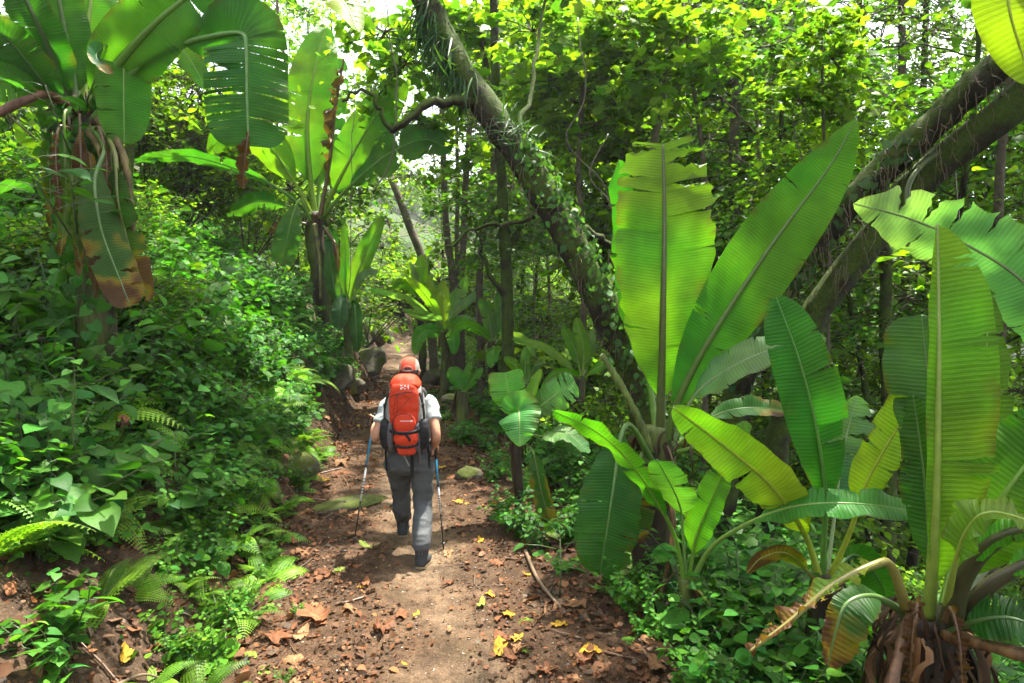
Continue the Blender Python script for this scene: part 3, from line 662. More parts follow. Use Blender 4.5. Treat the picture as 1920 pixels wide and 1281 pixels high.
banana_leaf(o, [(1730, 1160, 2.92), (1722, 1130, 2.85), (1712, 1190, 2.8), (1705, 1290, 2.78)], 18, .2, 30, .9, DEAD, rib=.012, seed=43, brown_tip=.95, shredded=5, ripple=.4)
banana_leaf(o, [(1770, 1165, 2.9), (1782, 1140, 2.84), (1798, 1200, 2.78), (1805, 1290, 2.75)], 18, .2, -30, .9, DEAD, rib=.012, seed=44, brown_tip=.95, shredded=5, ripple=.4)

# --- leaf hanging in from above at the upper right corner
o = empty('banana_plant', px(2120, 1100, 2.9)); ORG[o.name][2] = gz(*ORG[o.name][:2]); o.location = ORG[o.name]
tag(o, 'banana plant beyond the frame, one yellow-green leaf hanging into the upper right corner', 'banana plant', 'banana plants')
pseudostem(o, ORG[o.name], px(2140, 420, 2.9), .14, .10, 8, .4, 3)
banana_leaf(o, [(2140, 420, 2.9), (2120, 150, 2.85), (2060, -60, 2.8), (1960, -110, 2.75), (1890, -20, 2.7), (1935, 160, 2.7)], 60, .4, [0, 10, 5], .15, YGREEN, rib=.02, seed=51, prof=(.5, 2.5, .6), label='yellow-green leaf tip hanging down')
banana_leaf(o, [(2140, 420, 2.9), (2170, 200, 2.85), (2200, 0, 2.8), (2260, -100, 2.75)], 60, .3, 0, .15, GREEN, rib=.02, seed=52)

# --- small plant beside the path
o, b = plant('banana_plant', 'small pale green banana plant on the right edge of the trail', 975, 920, 6.6)
pseudostem(o, b, px(970, 785, 6.6), .055, .042, 9, .15, 8)
banana_leaf(o, [(968, 805, 6.6), (963, 775, 6.55), (953, 735, 6.5), (946, 692, 6.5)], 34, .2, [0, 0, 5], .15, (.15, .31, .05), rib=.012, seed=61, trunc=.93, prof=(.6, 5, .35))
banana_leaf(o, [(972, 805, 6.6), (985, 770, 6.55), (1000, 735, 6.55), (1016, 692, 6.6)], 20, .1, [40, 45], .6, YGREEN, rib=.012, seed=62)
banana_leaf(o, [(975, 805, 6.6), (1005, 770, 6.55), (1040, 742, 6.5), (1078, 716, 6.45)], 33, .22, [30, 20, 25], .15, (.13, .27, .07), rib=.012, seed=63, shredded=3, prof=(.6, 4, .4))
banana_leaf(o, [(971, 805, 6.55), (972, 770, 6.35), (974, 785, 6.2), (975, 838, 6.12)], 42, .25, 6, .25, (.15, .31, .08), rib=.012, seed=64, prof=(.35, 1.6, .8), droop=.25)
banana_leaf(o, [(980, 810, 6.55), (1020, 818, 6.4), (1065, 815, 6.3), (1105, 850, 6.2)], 26, .3, 55, .25, (.11, .23, .07), rib=.01, seed=65)
banana_leaf(o, [(982, 830, 6.5), (1000, 850, 6.35), (1015, 920, 6.25), (1038, 1005, 6.2)], 22, .2, [20, 30, 10], .4, (.05, .11, .015), rib=.012, seed=66, brown_tip=.3, shredded=2, label='withering leaf hanging over the trail edge')

# --- big plant at the upper left
o, b = plant('banana_plant', 'large banana plant on the left bank with dead hanging leaves round its trunk', 175, 480, 5.6)
pseudostem(o, b, px(150, 190, 5.6), .15, .13, 12, .3, 40)
banana_leaf(o, [(165, 215, 5.55), (215, 130, 5.3), (290, 45, 5.1), (380, -25, 5.0), (470, -70, 4.95)], 66, .08, [8, 10, 15, 25], .2, (.045, .14, .014), rib=.05, ribtip=.01, seed=71, label='leaf seen from below reaching up to the right')  # blade colour darkened to stand in for shade on this crown
banana_leaf(o, [(172, 230, 5.5), (260, 125, 5.3), (340, 84, 5.15), (410, 66, 5.0), (455, 64, 4.92), (462, 95, 4.88), (463, 170, 4.86), (466, 275, 4.86)], 72, .44, [70, 60, 30, 5, 0, 0], .14, (.035, .125, .016), rib=.045, ribtip=.008, seed=72, n=90,  # dim shade put into the leaf colour here too
            tears=[(1, .50, .02), (1, .60, .012), (1, .73, .03), (-1, .85, .02)]+[(s_, .45+.04*k_+.01*s_, .003) for k_ in range(12) for s_ in (-1, 1)], prof=(.5, 6, .35), droop=.12, label='long leaf arching over and hanging down in front of the trees')
banana_leaf(o, [(466, 245, 4.86), (463, 270, 4.84), (458, 310, 4.84), (456, 358, 4.84)], 17, .05, 20, .9, DEAD, name='dry_leaf_tip', rib=.008, seed=73, brown_tip=1, ripple=.5, label='twisted brown dry tip hanging from the arched leaf')
banana_leaf(o, [(160, 215, 5.6), (200, 110, 5.5), (228, 82, 5.4), (232, 120, 5.3), (232, 190, 5.3), (233, 270, 5.3)], 46, .4, [5, 0, 0], .15, (.07, .19, .012), rib=.02, seed=74, prof=(.45, 3, .5), label='bright green leaf hanging down beside the trunk')
banana_leaf(o, [(130, 210, 5.6), (100, 110, 5.4), (65, 30, 5.2), (20, -60, 5.1)], 50, .1, [40, 30], .3, (.03, .09, .012), rib=.045, ribtip=.01, seed=75, ribcol=(.06, .09, .03))
banana_leaf(o, [(145, 210, 5.6), (128, 100, 5.5), (112, 10, 5.4), (95, -90, 5.3)], 48, .12, [-20, -20], .3, (.05, .14, .014), rib=.045, ribtip=.01, seed=76, ribcol=(.07, .12, .03))
banana_leaf(o, [(155, 205, 5.7), (158, 110, 5.7), (170, 10, 5.7), (180, -80, 5.7)], 48, .15, [10, 10], .2, (.11, .22, .02), rib=.04, ribtip=.01, seed=77)
banana_leaf(o, [(125, 215, 5.5), (70, 140, 5.2), (10, 70, 5.0), (-60, 40, 4.9)], 60, .15, [50, 40], .3, (.025, .075, .02), rib=.03, seed=78)
banana_leaf(o, [(122, 225, 5.5), (60, 165, 5.2), (-10, 150, 5.0), (-80, 170, 4.9)], 50, .2, [-40, -35], .2, (.07, .17, .014), rib=.025, seed=79)
banana_leaf(o, [(160, 210, 5.5), (260, 30, 5.3), (420, -75, 5.0), (560, -55, 4.7), (640, 0, 4.5), (672, 62, 4.4)], 48, .4, [40, 55, 50, 40], .2, (.16, .26, .014), rib=.03, ribtip=.006, seed=80, n=80, label='yellow-green leaf tip drooping into the top of the picture')
banana_leaf(o, [(175, 240, 5.3), (195, 280, 5.15), (178, 340, 5.05), (190, 430, 5.0), (215, 500, 4.98), (245, 575, 4.95)], 38, .28, [0, 5, 5], .12, (.035, .10, .016), rib=.022, seed=81, tears=[(-1, .45, .02), (-1, .62, .03), (1, .75, .02), (1, .85, .02)], brown_tip=.10, edge=.12, prof=(.5, 5, .4), label='hanging dark leaf with orange and brown withered patches')
banana_leaf(o, [(190, 240, 5.35), (215, 290, 5.2), (222, 380, 5.15), (245, 470, 5.12), (280, 565, 5.1)], 34, .3, [25, 30, 20], .3, (.045, .10, .014), rib=.026, seed=82, brown_tip=.25, shredded=3, ribcol=(.13, .14, .03))
stalk(o, [(185, 225, 5.45), (218, 260, 5.3), (238, 320, 5.25), (246, 400, 5.25), (250, 470, 5.25)], .036, .02, (.12, .085, .03), label='brown drooping leaf stalk')
stalk(o, [(165, 240, 5.4), (195, 300, 5.25), (205, 380, 5.2), (213, 420, 5.2)], .036, .022, (.13, .10, .03), label='olive brown hanging leaf stalk', seed=4)
stalk(o, [(140, 205, 5.5), (90, 178, 5.2), (40, 192, 5.0), (-30, 225, 4.8)], .036, .034, (.13, .055, .035), label='broken reddish brown leaf stalk')
banana_leaf(o, [(175, 250, 5.3), (185, 240, 5.2), (200, 300, 5.15), (195, 400, 5.12), (175, 470, 5.12)], 13, .2, 20, .8, DEAD, rib=.012, seed=83, brown_tip=.95, shredded=6, ripple=.4, label='dead brown leaf hanging by the trunk')
banana_leaf(o, [(130, 240, 5.35), (110, 240, 5.25), (105, 300, 5.2), (115, 400, 5.2)], 12, .2, 20, .8, DEAD, rib=.012, seed=84, brown_tip=.95, shredded=6, ripple=.4)
for k_, (x_, y0_, y1_, t_) in enumerate(((120, 250, 480, 5.3), (150, 260, 520, 5.25), (205, 280, 500, 5.3), (90, 270, 430, 5.4), (170, 330, 560, 5.2), (232, 330, 540, 5.3), (135, 330, 500, 5.2))):
    banana_leaf(o, [(150+(x_-150)*.5, y0_-40, 5.45), (x_, y0_-30, t_), (x_+4, (y0_+y1_)/2, t_-.03), (x_-6+4*k_, y1_, t_-.03)], 17, .2, 20-9*k_, .6, (.05, .03, .016) if k_ % 3 == 1 else (.06, .12, .016), rib=.014, seed=180+k_, brown_tip=.95 if k_ % 3 == 1 else .2, shredded=3, ripple=.35, label='withered leaf hanging against the trunk')
banana_leaf(o, [(165, 205, 5.65), (235, 112, 5.95), (295, 86, 6.2), (345, 98, 6.4), (388, 168, 6.5)], 30, .45, [40, 35, 30], .2, (.08, .21, .012), rib=.025, seed=186, label='bright leaf bending over behind the arched one')
banana_leaf(o, [(160, 195, 5.45), (200, 90, 5.2), (180, 105, 4.9), (205, 140, 4.8)], 20, .6, 50, .2, (.035, .085, .035), rib=.01, seed=85, brown_tip=.12)

# --- plant at mid distance on the left
o, b = plant('banana_plant', 'banana plant with fan of upright leaves and brown trunk in mid distance on the left', 612, 560, 13.44)
pseudostem(o, b, px(592, 400, 13.44), .23, .18, 14, .35, 16)
L = lambda pts, w_, s0=.2, roll=0, fold=.25, col=GREEN, **k: banana_leaf(o, pts, w_, s0, roll, fold, col, **k)
L([(592, 410, 13.44), (582, 330, 13.30), (577, 230, 13.16), (590, 130, 13.16), (612, 50, 13.30)], 46, .18, [0, 0, 5], .15, (.10, .22, .014), rib=0.063, ribtip=.01, seed=91)
L([(596, 410, 13.58), (600, 300, 13.86), (615, 200, 14.00), (640, 110, 14.00)], 40, .2, [20, 25], .2, (.06, .16, .02), rib=0.049, seed=92, shredded=6)
L([(600, 410, 13.30), (640, 330, 13.02), (690, 240, 12.88), (760, 150, 12.88)], 40, .2, [10, 5], .2, (.095, .21, .014), rib=0.049, seed=93)
L([(602, 410, 13.30), (660, 345, 13.02), (735, 285, 12.74), (800, 262, 12.60), (845, 285, 12.46)], 40, .28, [35, 30, 30], .2, (.055, .16, .014), rib=0.049, seed=94, shredded=5)
L([(600, 408, 13.44), (650, 320, 13.58), (690, 250, 13.72), (722, 185, 13.86)], 34, .2, [-30, -30], .3, GREEN, rib=0.042, seed=95)
L([(586, 405, 13.30), (545, 330, 13.02), (500, 270, 12.88), (440, 248, 12.74), (388, 285, 12.60)], 36, .25, [25, 30, 40], .2, (.12, .23, .014), rib=0.042, seed=96)
L([(582, 405, 13.16), (530, 360, 12.74), (450, 320, 12.32), (350, 293, 12.04), (248, 302, 11.90)], 26, .28, [55, 60, 55], .2, (.035, .12, .018), rib=0.042, seed=97, shredded=2)
L([(580, 410, 13.30), (535, 385, 13.02), (480, 378, 12.88), (425, 405, 12.74)], 24, .3, [40, 45], .25, (.045, .13, .018), rib=0.035, seed=98, shredded=4)
L([(582, 415, 13.16), (564, 375, 12.88), (552, 395, 12.74), (540, 440, 12.67), (530, 495, 12.67)], 24, .35, [10, 0], .15, (.06, .165, .018), rib=0.035, seed=99, prof=(.6, 5, .4), label='broad leaf hanging straight down left of the trunk')
L([(575, 420, 13.16), (540, 415, 13.02), (505, 440, 12.95)], 14, .2, 30, .6, DEAD, rib=0.028, seed=100, brown_tip=.95, shredded=4)
L([(600, 405, 13.02), (618, 300, 12.88), (628, 210, 12.88), (645, 110, 12.88)], 16, .2, [30, 60, 20], .9, DEAD, rib=0.049, ribtip=.015, seed=101, brown_tip=.9, shredded=9, ripple=.5, ribcol=(.10, .05, .028), label='dead brown leaf stalk standing upright with dry shreds')
L([(610, 430, 13.02), (632, 470, 12.74), (628, 540, 12.67), (632, 590, 12.67)], 12, .2, 20, .8, DEAD, rib=0.042, seed=102, brown_tip=.9, shredded=4)
L([(606, 425, 13.16), (622, 440, 12.95), (626, 500, 12.88)], 16, .2, 20, .5, DKGREEN, rib=0.028, seed=103)
stalk(o, [(590, 420, 13.02), (600, 500, 12.88), (602, 560, 12.88)], .05, .03, (.12, .11, .03), label='old leaf sheath peeling off the trunk')

o, b = plant('banana_plant', 'young banana plant with narrow upright leaves right of the mid-distance trunk', 655, 620, 12.88)
pseudostem(o, b, px(655, 575, 12.88), .09, .07, 15, .6, 3)
L = lambda pts, w_, s0=.15, roll=0, fold=.3, col=GREEN, **k: banana_leaf(o, pts, w_, s0, roll, fold, col, **k)
L([(655, 590, 12.88), (665, 530, 12.74), (690, 465, 12.60), (718, 405, 12.53)], 20, .15, 20, .3, (.09, .21, .015), rib=0.035, seed=111)
L([(652, 590, 12.88), (648, 520, 12.88), (648, 460, 12.88), (645, 420, 12.88)], 13, .15, 40, .4, (.075, .19, .016), rib=0.028, seed=112)
L([(650, 590, 13.02), (638, 530, 13.16), (630, 480, 13.16), (628, 450, 13.16)], 16, .2, 20, .2, SHEENGREEN, rib=0.028, seed=113)
L([(658, 590, 12.74), (672, 530, 12.46), (690, 512, 12.32), (708, 512, 12.18)], 14, .4, 60, .2, SHEENGREEN, rib=0.021, seed=114)
L([(652, 590, 12.74), (646, 560, 12.46), (640, 575, 12.32), (634, 620, 12.25)], 17, .35, 10, .3, (.04, .11, .03), rib=0.021, seed=115)
L([(658, 590, 12.74), (664, 570, 12.46), (668, 610, 12.32), (670, 660, 12.25)], 14, .2, 20, .3, DKGREEN, rib=0.028, seed=116)
L([(648, 590, 12.74), (632, 560, 12.60), (622, 510, 12.60), (618, 470, 12.60)], 16, .2, 25, .4, (.04, .12, .015), rib=0.028, seed=117)

# --- far clump by the path and others in the distance: each its own plant
def far_plant(label, x, ybase, t, ytop, specs, seed, r0=.10):
    global o
    o, b = plant('banana_plant', label, x, ybase, t)
    pseudostem(o, b, px(x, ytop, t), r0, r0*.8, seed, .4, 3)
    for k, (pts, w_, roll, col) in enumerate(specs):
        banana_leaf(o, [(x, ytop+8, t)]+[(p[0], p[1], t+p[2]) for p in pts], w_, .18, roll, .25, tuple(np.array(col)*[1.4, 1.25, 1.1]), rib=.02, seed=seed*10+k, n=36, shredded=1)
far_plant('leafy banana plant behind the hiker, right beside the narrow end of the trail', 832, 690, 13.5, 615,
          [([(832, 570, 0), (830, 525, 0)], 13, 10, (.12, .24, .016)), ([(818, 585, -.2), (790, 545, -.4), (762, 520, -.6)], 13, 35, (.12, .24, .016)), ([(845, 575, .1), (866, 545, .2), (872, 520, .2)], 14, 20, (.07, .18, .04)),
           ([(812, 600, -.3), (770, 565, -.6), (720, 548, -.9), (690, 542, -1)], 12, 55, SHEENGREEN), ([(820, 600, -.4), (785, 590, -.7), (755, 580, -.9)], 13, 45, SHEENGREEN), ([(848, 590, -.2), (885, 560, -.4), (915, 545, -.5)], 12, 50, SHEENGREEN),
           ([(820, 620, -.5), (790, 625, -.8), (778, 665, -1)], 15, 20, GREEN), ([(840, 615, -.5), (850, 630, -.9), (852, 665, -1)], 15, 15, GREEN), ([(828, 580, .1), (808, 545, .1), (805, 515, .1)], 11, 30, (.10, .21, .016)), ([(842, 610, -.4), (870, 600, -.8), (905, 620, -1)], 13, 45, (.05, .15, .02))], 31)
far_plant('upright banana plant rising behind the leafy one at the end of the trail', 788, 600, 16, 560,
          [([(790, 520, 0), (790, 478, 0)], 14, 10, (.10, .22, .016)), ([(778, 520, 0), (768, 492, 0)], 8, 20, SHEENGREEN), ([(800, 530, 0), (812, 515, 0)], 12, 30, SHEENGREEN), ([(775, 545, -.3), (750, 530, -.5), (735, 540, -.6)], 11, 40, GREEN), ([(805, 545, -.3), (830, 540, -.4)], 11, 40, GREEN)], 32)
far_plant('dim banana plant with drooping leaves left of the straight mossy trunk', 925, 720, 12, 640,
          [([(915, 590, 0), (900, 560, 0)], 14, 20, (.05, .13, .03)), ([(935, 595, 0), (955, 570, 0)], 13, 30, (.05, .13, .03)), ([(905, 625, -.3), (870, 610, -.5), (840, 635, -.6)], 13, 45, GREEN), ([(950, 630, -.3), (985, 640, -.5), (1005, 670, -.6)], 14, 45, SHEENGREEN), ([(925, 660, -.6), (920, 690, -.8)], 14, 20, GREEN), ([(940, 600, .2), (935, 545, .3)], 14, 10, (.06, .15, .02))], 33)
far_plant('banana plant with two erect leaves behind the small pale one', 1090, 760, 9.5, 705,
          [([(1080, 660, 0), (1055, 610, 0)], 15, 20, (.055, .16, .016)), ([(1095, 660, -.1), (1088, 625, -.1), (1080, 595, -.1)], 15, 15, (.075, .19, .016)), ([(1105, 660, 0), (1112, 615, 0)], 13, 30, SHEENGREEN), ([(1060, 680, -.3), (1020, 650, -.5), (960, 635, -.7)], 12, 50, SHEENGREEN), ([(1120, 690, -.2), (1150, 680, -.3), (1175, 700, -.4)], 14, 40, GREEN), ([(1070, 700, -.4), (1040, 700, -.6), (1015, 725, -.7)], 12, 40, GREEN)], 34)
far_plant('low banana sucker with one broad leaf lying against the mossy stones', 868, 765, 10.5, 735,
          [([(862, 715, -.1), (842, 690, -.2)], 17, 15, (.04, .14, .03)), ([(880, 720, 0), (905, 690, 0)], 11, 30, GREEN), ([(872, 715, 0), (882, 680, 0)], 10, 30, GREEN)], 35)
far_plant('low banana plant among dark undergrowth between trail and leaning tree', 985, 760, 10, 720,
          [([(970, 690, 0), (945, 670, 0)], 12, 30, GREEN), ([(1000, 690, 0), (1020, 680, 0)], 12, 40, (.04, .11, .02)), ([(985, 680, 0), (985, 650, 0)], 11, 20, (.05, .13, .02)), ([(965, 715, -.2), (935, 715, -.3), (915, 735, -.3)], 12, 45, (.05, .14, .03))], 36)
# ------------------------------------------------------------------ the two leaning trees
def W(lst): return [px(*p) for p in lst]
root = tree('leaning_tree', 'thick mossy tree trunk leaning left across the middle of the picture',
     [gpt(1265, 900, 7.0)]+W([(1212, 770, 7.0), (1145, 600, 7.0), (1060, 435, 7.0), (985, 305, 7.0), (900, 185, 7.1), (825, 60, 7.2), (772, -60, 7.3), (720, -240, 7.5), (690, -420, 7.8)]),
     .185, .11, 'broad', [(px(*p), s) for p, s in [((640, -330, 8), 1.2), ((800, -420, 8.3), 1.3), ((560, -480, 7.5), 1.3), ((900, -300, 8.6), 1.1), ((700, -600, 7.2), 1.4), ((480, -300, 8.2), 1.1)]],
     bark='bark_moss', seed=3, disp=.16, nseg=22,
     branches=[(W([(890, 192, 7.05), (840, 190, 6.9), (795, 200, 6.8), (765, 232, 6.75), (733, 246, 6.7)]), .06, .035), (W([(735, 246, 6.7), (715, 205, 6.68), (690, 178, 6.65), (664, 172, 6.6), (642, 190, 6.6)]), .028, .014),
               (W([(1065, 430, 7.1), (1120, 445, 7.3), (1165, 475, 7.4), (1195, 520, 7.5)]), .06, .03), (W([(1000, 405, 7.0), (940, 420, 6.8), (880, 432, 6.7), (835, 462, 6.6)]), .03, .012),
               (W([(720, -240, 7.5), (650, -330, 7.8), (560, -440, 7.7)]), .11, .04), (W([(745, -140, 7.4), (820, -300, 8.1), (900, -330, 8.5)]), .10, .04), (W([(960, 260, 7.1), (1000, 180, 7.5), (1010, 60, 7.8), (1040, -60, 8)]), .035, .012)])
T1 = catmull(W([(1240, 840, 7.0), (1212, 770, 7.0), (1145, 600, 7.0), (1060, 435, 7.0), (985, 305, 7.0), (900, 185, 7.1), (825, 60, 7.2), (772, -60, 7.3)]), 80)
root = tree('leaning_tree', 'dark mossy tree with two trunks leaning to the upper right corner',
     [gpt(1345, 1000, 6.7)]+W([(1372, 780, 6.6), (1432, 600, 6.5), (1530, 450, 6.4), (1640, 335, 6.3), (1760, 225, 6.2), (1905, 95, 6.1), (2060, -40, 6.0), (2200, -220, 6.2), (2280, -420, 6.6)]),
     .12, .15, 'dark', [(px(*p), s) for p, s in [((2250, -420, 6.6), 1.5), ((2050, -500, 6.2), 1.4), ((1850, -480, 6.8), 1.4), ((2400, -250, 6.5), 1.4), ((2150, -650, 5.6), 1.5), ((1700, -560, 6.2), 1.3), ((1760, -690, 5.5), 1.0), ((1540, -700, 5.8), .9), ((1950, -780, 5.0), 1.0), ((1400, -520, 7.2), .75), ((1620, -620, 6.6), .8)]],  # smaller clumps at the end are added out of view for dappled shade
     bark='bark_moss', seed=8, disp=.16, nseg=20,
     branches=[(W([(1430, 1000, 6.6), (1465, 790, 6.5), (1512, 625, 6.45), (1590, 500, 6.4), (1682, 390, 6.3), (1785, 285, 6.2), (1925, 175, 6.1), (2070, 30, 6.05)]), .11, .17),
               (W([(2150, -160, 6.1), (2050, -300, 6.2), (1900, -420, 6.5), (1750, -520, 6.4)]), .13, .05), (W([(2200, -220, 6.2), (2180, -420, 5.9), (2150, -600, 5.7)]), .12, .05), (W([(1900, -420, 6.5), (1800, -600, 5.8), (1760, -690, 5.5)]), .06, .02), (W([(1750, -520, 6.4), (1600, -600, 6.3), (1400, -520, 7.2)]), .05, .015)])
root['label'] = 'dark mossy tree with two trunks leaning towards the upper right corner'
T2 = catmull(W([(1372, 780, 6.6), (1432, 600, 6.5), (1530, 450, 6.4), (1640, 335, 6.3), (1760, 225, 6.2), (1905, 95, 6.1)]), 60)
T2b = catmull(W([(1520, 600, 6.4), (1600, 465, 6.3), (1690, 345, 6.2), (1790, 245, 6.15), (1930, 150, 6.1)]), 60)
g = G(); addtube(g, catmull(W([(1708, 440, 6.0), (1700, 385, 6.0), (1704, 345, 6.0), (1728, 310, 6.05), (1762, 285, 6.1)]), 24), np.linspace(.03, .02, 24), 8, (.05, .07, .014))
tag(gob('climbing_stem', g, M['midrib'], None, px(1712, 415, 5.9)), 'smooth green climbing stem curving along the dark leaning trunk', 'vine')

# creepers, moss and hanging roots on the trunks
def along(C, n, r, rad, up=.5, rs=0):
    rr = np.random.default_rng(rs); f = rr.uniform(0, 1, n)*(len(C)-1); i = f.astype(int).clip(0, len(C)-2); p = C[i]+(C[i+1]-C[i])*(f-i)[:, None]
    t = unit(C[i+1]-C[i]); o = rr.normal(0, 1, (n, 3))+np.array(up); o = unit(o-t*np.sum(o*t, 1, keepdims=True))
    return p+o*rad*rr.uniform(.95, 1.1, (n, 1)), o, t, rr
g = G()
P, o_, t_, rr = along(T1[:48], 620, 0, .165, (.9, -1.0, .1), 1)
k = rr.choice(len(P), len(P), False); dn = np.tile([0, -.2, -1.], (len(P), 1))+rr.normal(0, .35, (len(P), 3))
scatter(g, OV, P+o_*rr.uniform(0, .09, (len(P), 1)), o_+rr.normal(0, .6, o_.shape), dn+rr.normal(0, .5, dn.shape), rr.uniform(.035, .095, len(P)), rcols(len(P), (.05, .11, .03), .3, .15))
tag(gob('creeper', g, M['herb'], None, T1[20]), 'leafy creeper with small pale leaves climbing the leaning trunk in the middle', 'creeper')
g = G()
P, o_, t_, rr = along(T1[58:74], 520, 0, .12, (-.7, -1.0, -.4), 2)
dn = np.tile([-.1, -.1, -1.], (len(P), 1))+rr.normal(0, .25, (len(P), 3))
scatter(g, GRASS, P, o_+rr.normal(0, .6, o_.shape), dn, rr.uniform(.2, .5, len(P)), rcols(len(P), (.028, .07, .02), .3, .12))
tag(gob('epiphyte_fern', g, M['dark'], None, T1[66]), 'clump of grassy epiphyte leaves hanging from the top of the leaning trunk', 'fern')
g = G()
P, o_, t_, rr = along(T1[44:52], 150, 0, .14, (.8, -.8, .6), 3)
scatter(g, GRASS, P, o_+rr.normal(0, .5, o_.shape), o_+rr.normal(0, .5, (len(P), 3)), rr.uniform(.15, .35, len(P)), rcols(len(P), (.035, .09, .02), .3, .12))
tag(gob('epiphyte_fern', g, M['dark'], None, T1[48]), 'small tuft of dark leaves growing in the fork of the leaning trunk', 'fern')
g = G()
P, o_, t_, rr = along(np.vstack([T2[:44]]), 130, 0, .155, (-.5, -1.0, .4), 4)
scatter(g, HEART, P, o_+rr.normal(0, .3, o_.shape), np.tile([0, -.2, -1.], (len(P), 1))+rr.normal(0, .3, (len(P), 3)), rr.uniform(.05, .11, len(P)), rcols(len(P), (.05, .10, .035), .3, .15))
tag(gob('creeper', g, M['herb'], None, T2[20]), 'sparse creeper with heart-shaped leaves on the dark leaning trunk', 'creeper')
g = G(); TL = catmull([gpt(175, 480, 5.6), px(165, 380, 5.6), px(150, 200, 5.6)], 40)
P, o_, t_, rr = along(TL, 300, 0, .19, (.2, -1.0, .1), 6)
scatter(g, HEART, P+o_*rr.uniform(0, .12, (len(P), 1)), o_+rr.normal(0, .5, o_.shape), np.tile([0, -.3, -1.], (len(P), 1))+rr.normal(0, .5, (len(P), 3)), rr.uniform(.05, .12, len(P)), rcols(len(P), (.04, .13, .02), .3, .15))
for k_ in range(5):
    s_ = np.linspace(0, 1, 30); a_ = s_*3+k_*1.3+.6*np.sin(s_*7+k_); addtube(g, np.stack([np.interp(s_, np.linspace(0, 1, 40), TL[:, q]) for q in range(3)], 1)+.18*np.stack([np.cos(a_), np.sin(a_), a_*0], 1), .006, 5, (.06, .08, .025))
tag(gob('creeper', g, M['herb'], None, TL[10]), 'heart-leaved creeper wound round the trunk of the large left banana plant', 'creeper')
g = G()
for C, rad, n in ((T2[18:], .155, 170), (T2b[10:], .15, 60), (T1[10:60], .15, 110)):
    P, o_, t_, rr = along(C, n, 0, rad, (-.2, -1.0, .1), 5+n)
    for p, q in zip(P, o_):
        L = rr.uniform(.06, .34); s = np.linspace(0, 1, 6)[:, None]
        ln = p+q*.03*np.sin(s*2.2)-np.array([0, 0, 1])*L*s+rr.normal(0, .018, (6, 3)).cumsum(0)*s
        addtube(g, ln, np.linspace(.006, .002, 6), 3, (.10, .065, .035), cap=False)
tag(gob('hanging_roots', g, M['midrib']), 'thin brown hanging roots and moss threads on the leaning trunks', kind='stuff')

# ------------------------------------------------------------------ background trees
def bt(name, label, pts, wpx, kind, crowns, group='background trees', bark='bark', br=(), seed=0):
    t0 = pts[0][2]; base = gpt(*pts[0])
    r0 = wpx*t0/F
    return tree(name, label, [base]+W(pts[1:]), r0, r0*.6, kind, [(px(*c[:3]), c[3]) for c in crowns], group, bark, [(W(b_), r0*.45, .012) for b_ in br], seed)
bt('forest_tree', 'straight mossy trunk with a side limb standing by the trail bend', [(950, 700, 11), (952, 600, 11), (948, 480, 11), (940, 330, 11), (930, 150, 11), (925, -40, 11)], 13, 'dark',
   [(930, 420, 11.2, .8), (870, 380, 10.6, .75), (985, 450, 11.3, .7), (960, 350, 11.3, .8), (1000, 400, 11.6, .6), (900, 480, 11.6, .55)], bark='bark_moss', seed=11,
   br=[[(948, 560, 11), (915, 505, 10.8), (898, 440, 10.7), (880, 390, 10.6)], [(945, 480, 11), (975, 430, 11.2), (1000, 400, 11.5)], [(940, 380, 11), (900, 430, 11.2), (890, 470, 11.5)]])
for k, (xs, lab) in enumerate((((850, 838, 832, 826), 'slim trunk, left of a trio rising behind the banana leaves'), ((858, 856, 858, 852), 'slim trunk, middle of a trio rising behind the banana leaves'), ((864, 870, 874, 890), 'slim trunk, right of a trio rising behind the banana leaves'))):
    bt('forest_tree', lab, [(xs[0], 600, 15), (xs[0], 540, 15), (xs[1], 440, 15), (xs[2], 330, 15), (xs[3], 120, 15)], 8 if k != 1 else 5, 'yellow', [(xs[2]+(k-1)*60, 330, 15.5, .9), (xs[3]+(k-1)*70, 230, 15.2, 1.0)], seed=14+k)
bt('forest_tree', 'pale crooked trunk leaning right above the distant trail', [(815, 600, 17), (800, 520, 17), (770, 430, 17), (738, 345, 17), (700, 250, 17.2), (690, 120, 17.4)], 9, 'yellow', [(660, 300, 17.5, 1.2), (720, 150, 17.5, 1.3), (640, 190, 17, 1.2)], bark='bark_pale', seed=18)
bt('forest_tree', 'pale bent trunk behind the broad upright banana leaf', [(1240, 640, 10), (1225, 480, 10), (1222, 330, 10), (1232, 240, 10), (1270, 150, 10.1), (1290, -30, 10.2)], 10, 'broad', [(1290, 60, 10.5, .8), (1200, 120, 10.2, .8)], bark='bark_pale', seed=19)
bt('forest_tree', 'dark straight trunk rising between the two leaning trees', [(1385, 700, 12), (1380, 500, 12), (1375, 300, 12), (1385, 120, 12), (1400, -80, 12)], 12, 'dark', [(1330, 260, 12.4, 1.0), (1430, 180, 12.3, 1.0), (1380, 30, 12, 1.1), (1480, 300, 12.6, 1.0), (1290, 380, 12.6, .9)], seed=20,
   br=[[(1378, 330, 12), (1420, 240, 12.1), (1440, 180, 12.3)], [(1380, 160, 12), (1300, 110, 12), (1260, 95, 12)]])
bt('forest_tree', 'grey trunk high behind the tip of the long banana leaf', [(1700, 700, 14), (1698, 500, 14), (1694, 300, 14), (1692, 120, 14), (1690, -60, 14)], 11, 'fine', [(1650, 80, 14.3, 1.3), (1740, 60, 14.3, 1.3), (1600, 180, 14.5, 1.2), (1760, 240, 14.2, 1.1), (1690, -40, 14, 1.3)], seed=21)
